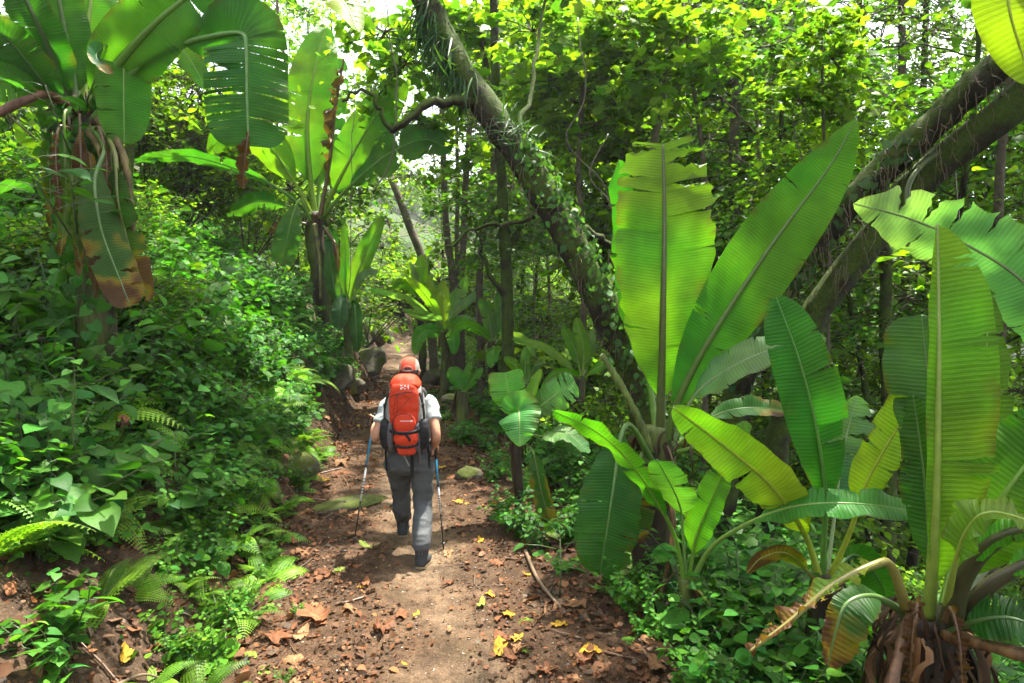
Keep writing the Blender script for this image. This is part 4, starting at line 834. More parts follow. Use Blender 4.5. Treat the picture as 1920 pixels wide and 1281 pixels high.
bt('forest_tree', 'slim trunk near the picture edge under the upper right leaf', [(1880, 760, 9), (1878, 560, 9), (1872, 400, 9), (1882, 240, 9), (1905, 90, 9)], 12, 'dark', [(1860, 470, 9.4, .7), (1915, 380, 9.3, .7), (1840, 560, 9.5, .7), (1900, 160, 9.5, .8)], seed=22)
bt('forest_tree', 'dark trunk in shade behind the folded banana leaves', [(1668, 1000, 9), (1668, 800, 9), (1660, 640, 9), (1662, 480, 9), (1655, 300, 9.2)], 15, 'dark', [(1620, 480, 9.6, .8), (1700, 560, 9.5, .8), (1600, 620, 9.6, .75)], bark='bark_moss', seed=23)
bt('forest_tree', 'thin trunk with bright crown at the top centre', [(1090, 720, 10), (1095, 500, 10), (1085, 330, 10), (1095, 150, 10), (1120, -40, 10)], 7, 'broad', [(1100, 90, 10.2, .85), (1040, 150, 10, .8), (1160, 190, 10.2, .8), (1000, 60, 10.3, .9), (1190, 50, 10, .85), (1080, 240, 10.4, .75), (970, 200, 10.5, .8), (1120, 320, 10.6, .6)], seed=24,
   br=[[(1090, 260, 10), (1140, 215, 10.1), (1160, 190, 10.2)], [(1092, 200, 10), (1040, 160, 10)], [(1095, 160, 10), (1020, 80, 10.2)]])
bt('forest_tree', 'slender tree with yellow-green crown above the arching branch', [(905, 700, 12.5), (900, 500, 12.5), (925, 330, 12.5), (915, 150, 12.5), (890, 0, 12.5)], 8, 'broad', [(860, 60, 12.4, 1.0), (930, 40, 12.7, 1.0), (760, 120, 12.3, 1.0), (880, 150, 12.6, .9), (800, 240, 12.9, .8), (720, 60, 12.2, 1.0), (990, 330, 13, .9), (900, 300, 13, .8)], seed=25)
bt('forest_tree', 'slender tree with yellow-green leaves right of the leaning trunk top', [(1320, 700, 9), (1330, 500, 9), (1322, 330, 9), (1300, 160, 9), (1280, 0, 9)], 6, 'broad', [(1290, 40, 9.1, .7), (1240, 150, 9, .65), (1330, 110, 9.2, .65), (1180, 40, 9.2, .7)], seed=26)
bt('forest_tree', 'young sapling with round pale leaves above the long banana leaf', [(1560, 700, 8.5), (1555, 450, 8.5), (1545, 260, 8.4), (1540, 60, 8.4)], 4, 'broad', [(1560, 110, 8.4, .5), (1500, 190, 8.4, .42), (1580, 200, 8.4, .5), (1450, 170, 8.5, .36), (1545, 60, 8.4, .45)], seed=27)

R_ = np.random.default_rng(77)
kinds = [('dark', 'dark'), ('fine', 'small-leaved'), ('yellow', 'yellow-green')]
nb = 0
def fill(n, ur, tr, hr, weights, seed, label, cs=(1.2, 1.7), lo=.3, group='forest trees further back', ncl=8):
    r = np.random.default_rng(seed)
    for i in range(n):
        t = tr[0]*(tr[1]/tr[0])**((i+.5)/n); u = r.uniform(*ur); x, y = u*t, t
        if abs(x-xc(y)) < hw(y)+.8: x = xc(y)+(hw(y)+1.5)*(1 if r.random() < .5 else -1)
        kd = kinds[r.choice(3, p=weights)]; h = r.uniform(*hr)
        auto_tree('forest_tree', label % kd[1], (x, y, gz(x, y)-.1), h, (r.normal(0, .8), r.normal(0, .5)), .022+.0055*h*r.uniform(.6, 1.2), kd[0], ncl, h*.26, r.uniform(*cs)*h/9, lo, group, 'bark_moss' if r.random() < .75 else 'bark_pale', seed*100+i)
fill(12, (.28, .85), (9.5, 17), (7, 11), (.5, .25, .25), 1, '%s tree in the shady wood behind the two-trunked tree', (.8, 1.1), .16, 'trees of the shady wood', 13)
fill(11, (.05, .85), (16, 34), (12, 18), (.3, .4, .3), 2, '%s tree deeper in the wood beyond the leaning trunks', (.75, 1.0), .12, 'trees deeper in the wood', 17)
fill(6, (-.62, -.2), (15.5, 28), (7, 12), (.2, .35, .45), 3, '%s tree on the bank above the banana plants', (.9, 1.2), .15, 'trees on the bank')
fill(4, (-.25, .05), (28, 46), (10, 16), (.2, .4, .4), 4, '%s tree at the far end of the trail', (.9, 1.2), .1, 'trees at the end of the trail', 15)
fill(4, (-.85, -.5), (7.5, 14), (7, 10), (.3, .3, .4), 5, '%s tree behind the large banana plant on the bank', (1, 1.3), .2, 'trees behind the bank')
# trees standing round the photographer: only their shade reaches the picture
for i, (x, y, h) in enumerate(((4.8, .5, 9), (6.5, 4.2, 10))):
    auto_tree('forest_tree', 'tall tree beside the trail, out of the picture', (x, y, gz(x, y)-.1), h, (-x*.25, 0), .16, 'dark', 8, 2.6, 1.25, .6, 'trees round the viewpoint', 'bark', 900+i)

# shrubs: a few clumps of foliage on short stems
def shrub(label, x, y, t, kind, n, s, spread, group, seed):
    r = np.random.default_rng(seed); b = gpt(x, y, t); root = empty('shrub', b); tag(root, label, 'shrub', group)
    g = G()
    for i in range(n):
        a = r.uniform(0, 6.28); e = b+np.array([math.cos(a)*spread*r.uniform(.1, 1), math.sin(a)*spread*r.uniform(.1, 1), r.uniform(.25, 1)*spread*1.3])
        addtube(g, catmull([b, (b+e)/2+r.normal(0, .06, 3), e], 6), np.linspace(.02, .007, 6), 5, (.05, .04, .03), cap=False)
        o2 = ob('foliage', CL[kind][r.integers(3)], None, root, tuple(e-b)); q = s*r.uniform(.75, 1.25)
        o2.scale = (q, q, q*.8); o2.rotation_euler = (r.normal(0, .2), r.normal(0, .2), r.uniform(0, 6.28))
    gob('stem', g, M['bark'], root)
r = np.random.default_rng(5)
for i in range(34):                                            # shady undergrowth on the right
    t = 6.5*(18/6.5)**r.random(); x = 960+F*r.uniform(.16, .8)
    shrub('dark leafy shrub in the shade right of the leaning trunk', x, 900, t, ['dark', 'dark', 'fine', 'yellow'][r.integers(4)], 5, .55*(t/9)**.5, .7*(t/9)**.5, 'shrubs in the shade on the right', 300+i)
for i in range(20):                                            # brighter bushes along the far trail
    t = r.uniform(15.5, 30); sg = 1 if i % 2 else -1; Yp = t; x_ = float(xc(Yp)+sg*(hw(Yp)+r.uniform(.9, 4.5)))
    shrub('bright leafy bush lining the far trail', 960+F*x_/t, 600, t, ['yellow', 'fine', 'broad', 'yellow'][r.integers(4)], 4, .5, .6, 'bushes along the far trail', 400+i)
for i in range(16):                                            # left bank top
    t = r.uniform(7, 13); x = 960-F*(r.uniform(.50, .74) if t < 11 else r.uniform(.45, .74))
    shrub('leafy shrub at the top of the left bank', x, 500, t, ['fine', 'yellow', 'dark', 'yellow'][r.integers(4)], 5, .5, .65, 'shrubs on the left bank', 500+i)
for i, (x_, t) in enumerate(((-6.9, 31), (-6.0, 33), (-5.2, 32), (-7.8, 34), (-4.2, 34), (-6.4, 36), (-8.6, 30))):
    shrub('sunlit bush closing the view at the end of the trail', 960+F*x_/t, 600, t, 'yellow' if i % 2 else 'broad', 6, .8, 1.1, 'bushes at the end of the trail', 460+i)
shrub('vine-draped thicket behind the hanging banana leaf', 345, 420, 15, 'yellow', 16, 1.2, 2.6, 'thickets', 601)
shrub('dense thicket left of the mid-distance banana plant', 270, 420, 14.5, 'fine', 16, 1.2, 2.8, 'thickets', 602)
shrub('sunlit thicket between the two left banana plants', 460, 430, 16.5, 'yellow', 14, 1.1, 2.2, 'thickets', 603)
shrub('rounded thicket of dark leaves beyond the small banana plant', 1010, 620, 14, 'dark', 12, .8, 1.6, 'thickets', 604)

r = np.random.default_rng(56)
for i in range(16):                                            # leafy growth behind the middle of the picture
    t = r.uniform(9.5, 15); u = r.uniform(.02, .34)
    shrub(('dark', 'bright', 'fine-leaved', 'bright')[i % 4]+' leafy shrub standing behind the leaning trunk', 960+F*u, 700, t, ('dark', 'yellow', 'fine', 'broad')[i % 4], 7, .55, 1.25, 'shrubs behind the leaning trunk', 880+i)
for i in range(9):
    t = r.uniform(15, 24); u = r.uniform(.09, .34); x_ = u*t
    auto_tree('forest_tree', ('yellow-green', 'broad-leaved')[i % 2]+' tall tree in the far canopy', (x_, t, gz(x_, t)-.1), r.uniform(12, 16), (r.normal(0, .8), 0), .11, ('yellow', 'broad')[i % 2], 14, 4.2, 1.35, .42, 'tall trees closing the sky', 'bark_moss', 950+i)
for i, (u, t) in enumerate(((.58, 15), (.68, 18), (.5, 20))):
    x_ = u*t; auto_tree('forest_tree', ('small-leaved', 'dark-leaved', 'fine-leaved')[i]+' tall tree in the canopy below the upper right corner', (x_, t, gz(x_, t)-.1), 17, (0, 0), .12, ('yellow', 'dark', 'fine')[i], 16, 4.2, 1.35, .5, 'tall trees at the upper right', 'bark_moss', 980+i)
r = np.random.default_rng(55)
for i in range(30):                                            # a wall of bushes further down the slope
    t = 17*(55/17)**r.random(); u = r.uniform(-.12, .78); s = t/20
    if abs(u*t-float(xc(t))) < 1.6 and t < 30: continue
    shrub('tall yellow-green thicket deep in the wood' if i % 2 else 'tall green thicket deep in the wood', 960+F*u, 600, t, 'yellow' if i % 2 else 'fine', 7, 1.35*s**.5, 2.3*s**.6, 'thickets deep in the wood', 800+i)
for i in range(10):
    t = r.uniform(17, 40); u = r.uniform(-.6, -.17); shrub('sunny thicket high on the slope behind the left banana plants', 960+F*u, 500, t, 'yellow' if i % 3 else 'broad', 7, 1.2, 2.2, 'thickets on the slope', 850+i)
# thin trailing vines and lianas
def liana(label, pts, rad, col=(.07, .05, .03)):
    q = catmull(W(pts), 40); g = G(); q = q+.03*np.stack([fbm(q, 2.5, 3, k_) for k_ in (1, 2, 3)], 1); addtube(g, q, rad*.62*(1+.3*fbm(q, 9, 2, 4)), 6, col); o2 = gob('liana', g, M['midrib'], None, q[0]); tag(o2, label, 'liana', 'lianas')
for lab, pts, rad in (('thin liana looping from the bright crown to the leaning trunk', [(1085, 30, 8.5), (1095, 180, 8.3), (1060, 260, 8.2), (1130, 340, 8.2), (1150, 400, 8.2)], .012),
    ('straight liana hanging past the mid-distance banana sucker', [(662, 100, 9.0), (660, 300, 9.0), (658, 450, 9.0), (648, 590, 9.0)], .01),
    ('liana hanging from the top edge above the arched branch', [(722, -20, 8.5), (735, 80, 8.5), (742, 160, 8.5), (735, 300, 8.5), (700, 360, 8.5)], .014),
    ('liana swinging below the dark trunk behind the leaning trees', [(1480, 200, 9), (1520, 400, 9), (1500, 520, 9.2), (1460, 650, 9.4)], .013),
    ('twisted liana beside the slim right trunk', [(1790, 300, 7.8), (1800, 480, 7.8), (1780, 620, 7.8), (1770, 800, 7.8)], .014),
    ('thin liana right of the straight mossy trunk', [(1005, 300, 10.5), (1000, 500, 10.5), (1008, 700, 10.5)], .012),
    ('bare crooked liana left of the broad upright leaf', [(1140, 250, 8), (1110, 330, 8), (1150, 400, 8), (1140, 520, 8), (1150, 640, 8)], .014),
    ('long liana crossing behind the tip of the erect leaf', [(1620, 380, 7.5), (1540, 430, 7.6), (1480, 560, 7.7), (1440, 640, 7.8)], .01)):
    liana(lab, pts, rad)

# far trees on the hillsides: one mass nobody could count
def far_mass(V, n, label, seed, size):
    r = np.random.default_rng(seed); g = G(); Pm = V[r.integers(len(V), size=n)]+r.normal(0, 3, (n, 3))
    for q in range(1):
        m = 26; C = np.repeat(Pm, m, axis=0); cc = np.repeat(rcols(n, (.05, .085, .02), .3, .12, r), m, axis=0)*np.exp(r.normal(0, .25, (n*m, 1)))
        dv = unit(r.normal(0, 1, (n*m, 3))); dv[:, 2] = np.abs(dv[:, 2])*1.1
        scatter(g, OV_SIMPLE, C+dv*size*r.uniform(.6, 1.1, (n*m, 1))+[0, 0, 1.5], dv+r.normal(0, .35, dv.shape), r.normal(0, 1, dv.shape), size*r.uniform(.5, .9, n*m), cc)
    tag(gob('distant_forest', g, M['foliage']), label, kind='stuff')
far_mass(hv1, 1100, 'mass of trees covering the distant hillside', 1, 3.2)
far_mass(hv2, 900, 'mass of trees covering the far hillside across the valley', 2, 4.0)
print('trees done')

# ------------------------------------------------------------------ undergrowth plants
def herb_mesh(kind, seed):
    r = np.random.default_rng(seed); g, gs = G(), G()
    def stem(pts, a, b): addtube(gs, pts, np.linspace(a, b, len(pts)), 4, rcols(1, (.05, .075, .02), .2, .2, r)[0], cap=False)
    if kind == 'fern':
        for k in range(r.integers(5, 8)):
            a = r.uniform(0, 6.28); L = r.uniform(.32, .55); s = np.linspace(0, 1, 25)
            d2 = np.array([math.cos(a), math.sin(a)])
            rise = r.uniform(.5, .9)
            C = np.stack([d2[0]*L*s, d2[1]*L*s, L*(rise*s-.75*s**2.2)], 1); stem(C, .003, .001)
            T = unit(np.gradient(C, axis=0)); sd = np.array([-d2[1], d2[0], 0]); nm = np.cross(T, sd); nm *= np.sign(nm[:, 2:3]+1e-6)
            colr = rcols(1, (.13, .27, .018), .15, .12, r)[0]
            for i in range(2, 25):
                f = s[i]; pl = L*.30*min(1, .35+f*2.2)*(1-f)**.75+.008
                for sg in (-1, 1):
                    dirn = unit(sd*sg+T[i]*.35-nm[i]*.12); wv = np.cross(nm[i], dirn)
                    m = 4; V = []; Tt = []
                    for q in range(m+1):
                        c0 = C[i]+dirn*pl*q/m-nm[i]*.12*pl*(q/m)**2
                        V.append(c0)
                        if q < m:
                            wd = pl*.24*(1-q/m*.75); c1 = C[i]+dirn*pl*(q+.75)/m
                            V += [c1+wv*wd, c1-wv*wd]
                    for q in range(m):
                        b = q*3; Tt += [(b, b+3, b+1), (b, b+2, b+3)]
                    g.add(np.array(V), np.array(Tt), None, colr*(1+.15*r.normal()))
    elif kind == 'strap':
        n = 46
        P = r.normal(0, .06, (n, 3)); P[:, 2] = np.abs(P[:, 2])*1.5
        a = r.uniform(0, 6.28, n); tip = np.stack([np.cos(a), np.sin(a), r.uniform(-.2, 1.0, n)], 1)
        scatter(g, LANCE, P, np.tile([0, 0, 1.], (n, 1))+r.normal(0, .3, (n, 3)), tip, r.uniform(.12, .3, n), rcols(n, (.05, .12, .025), .25, .12, r))
        stem(np.array([[0, 0, -.02], [0, 0, .1]]), .008, .004)
    else:
        spec = {'herb': (7, 9, .078, OV, (.045, .15, .016), .5), 'nettle': (8, 13, .055, OV, (.05, .155, .014), .5), 'small': (8, 11, .04, ROUND, (.075, .19, .016), .3), 'heart': (5, 7, .09, HEART, (.055, .16, .02), .45)}[kind]
        ns_, per, size, tmpl, colr, H = spec
        for k in range(ns_):
            a = r.uniform(0, 6.28); h = H*r.uniform(.55, 1.15); sp = r.uniform(.08, .38)
            s = np.linspace(0, 1, 7)[:, None]; C = np.array([math.cos(a)*sp, math.sin(a)*sp, 0])*s**1.3+np.array([0, 0, h])*s**.85+r.normal(0, .012, (7, 3)).cumsum(0); stem(C, .006, .002)
            for j in range(per):
                f = .22+.78*(j+1)/per; c0 = np.array([np.interp(f, s[:, 0], C[:, q]) for q in range(3)])
                for sg in (0, math.pi):
                    an = j*1.57+sg+r.normal(0, .3); tip = np.array([[math.cos(an), math.sin(an), r.uniform(-.45, .3)]])
                    sz = size*(1.25-.55*f)*np.exp(r.normal(0, .34)); p = c0+tip[0]*sz*.35
                    stem(np.array([c0, p]), .0018, .0012)
                    scatter(g, tmpl, p[None], np.array([[0, 0, 1.]])+r.normal(0, .3, (1, 3)), tip, [sz], rcols(1, colr, .3, .2, r))
    return g.mesh('foliage'), gs.mesh('stem')
HB = {k: [herb_mesh(k, 50+9*i+len(k)) for i in range(4)] for k in ('fern', 'strap', 'herb', 'nettle', 'small', 'heart')}
for k, l in HB.items():
    for a_, b_ in l:
        a_.materials.append(M['fern'] if k == 'fern' else M['herb']); b_.materials.append(M['midrib'])
NAMES = {'fern': ('fern', 'fern'), 'strap': ('strap_leaf_fern', 'fern'), 'herb': ('leafy_herb', 'herb'), 'nettle': ('bushy_herb', 'herb'), 'small': ('ground_herb', 'herb'), 'heart': ('heart_leaf_herb', 'herb')}
LOOK = {'fern': 'feathery bright green fern', 'strap': 'fern with narrow strap-like leaves', 'herb': 'leafy green herb with oval leaves', 'nettle': 'bushy herb with many small pointed leaves', 'small': 'low herb with small round leaves', 'heart': 'herb with broad heart-shaped leaves'}
def herb(kind, x, y, s, where, group, r, tilt=(0, 0), label=None, dz=-.02):
    root = empty(NAMES[kind][0], (x, y, gz(x, y)+dz)); tag(root, label or LOOK[kind]+' '+where, NAMES[kind][1], group)
    f, st = HB[kind][r.integers(4)]
    ob('foliage', f, None, root); ob('stem', st, None, root)
    root.scale = (s, s, s*r.uniform(.85, 1.1)); root.rotation_euler = (tilt[0]+r.normal(0, .1), tilt[1]+r.normal(0, .1), r.uniform(0, 6.28))
    return root
def seen(x, y, m=60):
    a, b, t = proj(np.array([x, y, gz(x, y)+.15])); return t[0] > .8 and -m < a[0] < 1920+m and -m < b[0] < 1281+m*2
r = np.random.default_rng(12); cnt = 0
while cnt < 560:                                               # dense plants on the left bank
    Yp = 2.4*(14/2.4)**r.random(); dl = .25+6*r.random()**1.3; x_ = float(xc(Yp)-hw(Yp)-dl)
    if Yp < 4.6 and dl < 1.0-.3*(Yp-2.4)+.3 and r.random() < .9: continue       # the cut bank near the camera is bare soil
    if not seen(x_, Yp): continue
    k = r.choice(['herb', 'nettle', 'small', 'heart', 'fern', 'strap'], p=(.26, .22, .10, .12, .24, .06))
    zone = 'on the near left bank' if Yp < 4.5 else 'on the left bank beside the hiker' if Yp < 8 else 'on the left bank beyond the hiker'
    if Yp > 8 and k in ('small',): k = 'herb'
    herb(k, x_, Yp, r.uniform(.75, 1.25)*(1.4 if dl > 1.0 else .95), zone, 'plants '+zone, r, (0, .35)); cnt += 1
cnt = 0
while cnt < 125:                                                # small ferns at the foot of the bank
    Yp = r.uniform(2.6, 9); dl = abs(r.normal(0, .45)); x_ = float(xc(Yp)-hw(Yp)-dl+.12)
    if Yp < 3.7 and r.random() < .75: continue
    if not seen(x_, Yp): continue
    herb('fern' if r.random() < .7 else 'small', x_, Yp, r.uniform(.4, 1.0), 'on bare soil at the foot of the left bank', 'small plants at the foot of the bank', r, (0, .4)); cnt += 1
cnt = 0
while cnt < 330:                                               # darker plants on the right slope
    Yp = 2.7*(14/2.7)**r.random(); dr = (.1 if Yp < 5.5 else -.3)+5.5*r.random()**1.4; x_ = float(xc(Yp)+hw(Yp)+dr)
    if dr < .45 and r.random() < .45: continue
    if not seen(x_, Yp): continue
    k = r.choice(['herb', 'nettle', 'small', 'heart', 'fern', 'strap'], p=(.3, .26, .1, .14, .14, .06))
    zone = 'on the shady slope under the banana plants' if Yp < 6 else 'on the right slope beyond the small banana plant'
    herb(k, x_, Yp, r.uniform(.7, 1.25)*(.65 if dr < .5 else 1.15), zone, 'plants '+zone, r); cnt += 1
for x, y, t, k, s, lab in ((1005, 1105, 4.5, 'fern', .35, 'single small fern growing at the right side of the trail'), (560, 1075, 4.6, 'small', .3, 'tiny seedling tuft on the left half of the trail'), (530, 1245, 3.8, 'small', .28, 'tiny two-leaved seedling at the bottom edge of the trail'), (1180, 1130, 4.3, 'fern', .4, 'small fern among dead leaves below the hanging banana leaf'), (1290, 1230, 3.6, 'fern', .6, 'fern at the bottom edge below the banana sucker'), (1060, 985, 5.2, 'heart', .45, 'heart-leaved plant at the trail edge below the small banana plant'), (420, 1190, 3.7, 'fern', .5, 'bright fern frond spread over the trail edge near the bottom'), (340, 1230, 3.4, 'fern', .55, 'bushy fern at the bottom edge of the bank'), (410, 1060, 4.1, 'fern', .5, 'upright fern on the bare cut bank'), (955, 900, 6.1, 'nettle', .75, 'bushy herb at the left foot of the small pale banana plant'), (985, 900, 6.0, 'herb', .8, 'oval-leaved herb right in front of the small pale banana plant'), (1010, 900, 6.2, 'fern', .8, 'fern at the right foot of the small pale banana plant'), (940, 900, 6.5, 'herb', .7, 'oval-leaved herb at the trail edge left of the small pale banana plant')):
    p = px(x, y, t); herb(k, p[0], p[1], s, '', 'single small plants by the trail', r, label=lab)

# large-leaved plants near the camera: each leaf is an object of its own
def big_leaf_mesh(tmpl_rows, seed, col, name, base=0):
    r = np.random.default_rng(seed); n = 11; l = np.linspace(0, 1, n); wd = np.interp(l, *zip(*tmpl_rows)); m = 6; a = np.linspace(-1, 1, 2*m+1)
    Lg, A = np.meshgrid(l, a, indexing='ij'); Wd = np.repeat(wd[:, None], 2*m+1, 1)*(1+.03*np.sin(Lg*60)*np.abs(A))
    Xv = Lg-base*np.abs(A)*np.clip(1-Lg*3.2, 0, 1)+.06*np.abs(A)
    Zv = -.28*Lg**2+.18*Wd*np.abs(A)-.10*Wd*A**2+.012*np.sin(Lg*38+np.abs(A)*5)*np.minimum(1, np.abs(A)*3)*(np.abs(A) > .01)+.02*fbm(np.stack([Lg*3, A, A*0+seed], -1).reshape(-1, 3), 1.5, 2, seed).reshape(Lg.shape)
    V = np.stack([Xv, Wd*A, Zv], -1).reshape(-1, 3); k = 2*m+1
    i, j = np.meshgrid(np.arange(n-1), np.arange(k-1), indexing='ij'); Qf = np.stack([i*k+j, i*k+j+1, (i+1)*k+j+1, (i+1)*k+j], -1).reshape(-1, 4)
    c = np.tile(np.array(col), (len(V), 1))*(1+.2*fbm(V, 5, 3, seed))[:, None]; mid = np.abs(A.ravel()) < .05; c[mid] = c[mid]*1.5
    g = G(); g.add(V, None, Qf, c); me = g.mesh(name); me.materials.append(M['herb']); return me
BLO = [big_leaf_mesh([(0, .02), (.15, .24), (.4, .36), (.7, .26), (.9, .08), (1, 0)], s, c_, 'leaf') for s, c_ in ((1, (.035, .12, .022)), (2, (.045, .14, .018)), (3, (.03, .10, .025)))]
BLH = [big_leaf_mesh([(0, .12), (.12, .42), (.35, .46), (.65, .30), (.88, .1), (1, 0)], s, c_, 'leaf', .2) for s, c_ in ((4, (.045, .14, .022)), (5, (.06, .16, .018)), (6, (.035, .12, .025)))]
def broad_plant(label, x, y, t, meshes, n, size, H, seed, spread=.45, climb=False):
    r = np.random.default_rng(seed); p = px(x, y, t)
    if not climb:
        for t in np.arange(t-1.2, t+3, .04):
            p = px(x, y, t)
            if p[2]-gz(p[0], p[1]) < .45: break
    b = np.array([p[0], p[1], gz(p[0], p[1])-.02]) if not climb else px(150, y+170, 5.42)
    root = empty('broad_leaf_plant', b); tag(root, label, 'plant', 'broad-leaved plants on the left bank')
    g = G(); top = p-b
    for i in range(n):
        f = .45+.55*(i+1)/n; a = i*2.4+r.normal(0, .3); q = np.array([0, 0, 0])+top*f+np.array([math.cos(a), math.sin(a), 0])*.03
        e = q+np.array([math.cos(a), math.sin(a), .25])*spread*r.uniform(.15, .6)
        addtube(g, np.array([q, (q+e)/2+[0, 0, .01], e])+b, (.004, .003, .0022), 5, (.06, .10, .025))
        o2 = ob('leaf', meshes[r.integers(3)], None, root, tuple(e)); s = size*r.uniform(.7, 1.2); o2.scale = (s,)*3
        tilt = r.uniform(-.35, .3); o2.rotation_euler = (r.normal(0, .3), tilt, a+r.normal(0, .25))
    addtube(g, np.array([b, b+top*.5+r.normal(0, .02, 3), b+top]), (.009, .007, .004), 6, (.06, .085, .03)); gob('stem', g, M['midrib'], root)
for i, (lab, x, y, t, ms, n, sz) in enumerate((
    ('plant with large oval grey-green leaves at the left picture edge', 60, 470, 3.9, BLO, 8, .19), ('oval-leaved plant below the withered hanging banana leaf', 150, 560, 4.0, BLO, 8, .16),
    ('plant with smooth oval leaves low at the left edge', 40, 650, 3.5, BLO, 8, .17), ('heart-leaved climber beside the large banana trunk', 130, 320, 4.6, BLH, 9, .13),
    ('heart-leaved climber at the left edge above the oval leaves', 40, 300, 4.3, BLH, 9, .15), ('heart-leaved climber under the crown of the large banana plant', 85, 160, 4.8, BLH, 5, .17),
    ('broad-leaved plant among ferns left of the hiker', 330, 660, 4.7, BLO, 8, .14), ('plant with torn broad leaves beside a brown leaf on the bank', 190, 700, 3.9, BLO, 8, .15),
    ('heart-leaved plant at the end of the bare bank', 330, 810, 4.2, BLH, 6, .09), ('broad dark-leaved plant close to the camera on the bank', 30, 780, 2.9, BLO, 6, .16),
    ('heart-leaved plant on the bank above the fern fronds', 260, 600, 4.9, BLH, 8, .12), ('pale heart-leaved climber on the bank between the banana plants', 300, 400, 6.2, BLH, 9, .15),
    ('shiny heart-leaved plant hanging over the trail edge on the right', 1050, 1010, 5.0, BLH, 7, .085))):
    broad_plant(lab, x, y, t, ms, n, sz, .5, 700+i, climb='climber' in lab and y < 330)

# ground cover: a carpet of small leaves nobody could count
def carpet(n, side, seed, label, colr, dmin, dmax, ymax, size):
    r = np.random.default_rng(seed); Yp = 2.2*(ymax/2.2)**r.random(n); dl = r.uniform(dmin, dmax, n)
    x = xc(Yp)+side*(hw(Yp)+dl)
    keep = ~((side < 0) & (Yp < 4.6) & (dl < 1.2-.3*(Yp-2.4)) & (r.random(n) < .96)); x, Yp = x[keep], Yp[keep]; n = len(x)
    dens = fbm(np.stack([x, Yp, x*0], 1), 1.4, 2, seed) > -.35; x, Yp = x[dens], Yp[dens]; n = len(x)
    P = np.stack([x, Yp, ground(x, Yp)+r.uniform(.01, .28, n)*np.minimum(1, Yp/5)], 1); a = r.uniform(0, 6.28, n)
    g = G(); scatter(g, OV, P, np.tile([.1*-side, -.15, 1.], (n, 1))+r.normal(0, .4, (n, 3)), np.stack([np.cos(a), np.sin(a), r.uniform(-.5, .3, n)], 1), size*np.exp(r.normal(0, .35, n))*(.8+Yp/18), rcols(n, colr, .35, .15, r))
    tag(gob('ground_cover', g, M['herb']), label, kind='stuff')
carpet(34000, -1, 1, 'low leafy ground cover on the left bank', (.045, .145, .014), .3, 8, 26, .045)
carpet(22000, 1, 2, 'low leafy ground cover on the right slope', (.04, .13, .013), .35, 12, 26, .05)
print('undergrowth done')
# ------------------------------------------------------------------ rocks
def rock(label, x, y, t, sx, sy, sz, seed, sink=.35, group='mossy stones by the trail'):
    p = px(x, y, t); bm = bmesh.new(); bmesh.ops.create_icosphere(bm, subdivisions=4, radius=1)
    V = np.array([v.co for v in bm.verts]); F_ = np.array([[v.index for v in f.verts] for f in bm.faces]); bm.free()
    r = np.random.default_rng(seed)
    for k in range(9):                                         # knock flat facets off the ball
        n = unit(r.normal(0, 1, 3)); d_ = r.uniform(.62, .85); h = V@n; V = V-np.outer(np.maximum(0, h-d_), n)
    V = V*(1+.10*fbm(V, 1.6, 4, seed))[:, None]*[sx, sy, sz]
    g = G(); b = np.array([p[0], p[1], gz(p[0], p[1])+sz*(1-2*sink)]); g.add(V+b, F_, None, (1, 1, 1))
    o = gob('rock', g, M['rock'], None, b); o.rotation_euler = (0, 0, r.uniform(0, 6)); tag(o, label, 'rock', group)
rock('large leaning boulder left of the trail ahead of the hiker', 688, 690, 15.5, .5, .5, .36, 1)
rock('rounded boulder farther along the left trail side', 700, 640, 22, .5, .5, .5, 2)
rock('mossy boulder half hidden in plants left of the hiker', 630, 735, 12, .42, .4, .28, 3)
rock('low mossy stone at the foot of the left bank', 658, 740, 13.2, .36, .35, .22, 4)
rock('small dark boulder at the far bend of the trail', 722, 622, 27, .45, .4, .4, 5)
rock('green mossy stone at the right trail edge beside the hiker', 878, 805, 7.9, .17, .15, .13, 6)
rock('mossy stone right of the trail above the other green stone', 872, 762, 10.5, .22, .2, .14, 7)
rock('flat stone under the broad leaf right of the trail', 815, 700, 15.5, .32, .3, .26, 8)
rock('small grey-green stone at the right edge of the trail', 845, 725, 13, .2, .2, .15, 9)
rock('flat pale slab with moss lying on the left half of the trail', 655, 878, 7.0, .42, .26, .045, 10, .45)
rock('rough mossy lump at the foot of the left bank near the slab', 560, 815, 7.8, .25, .3, .2, 12)

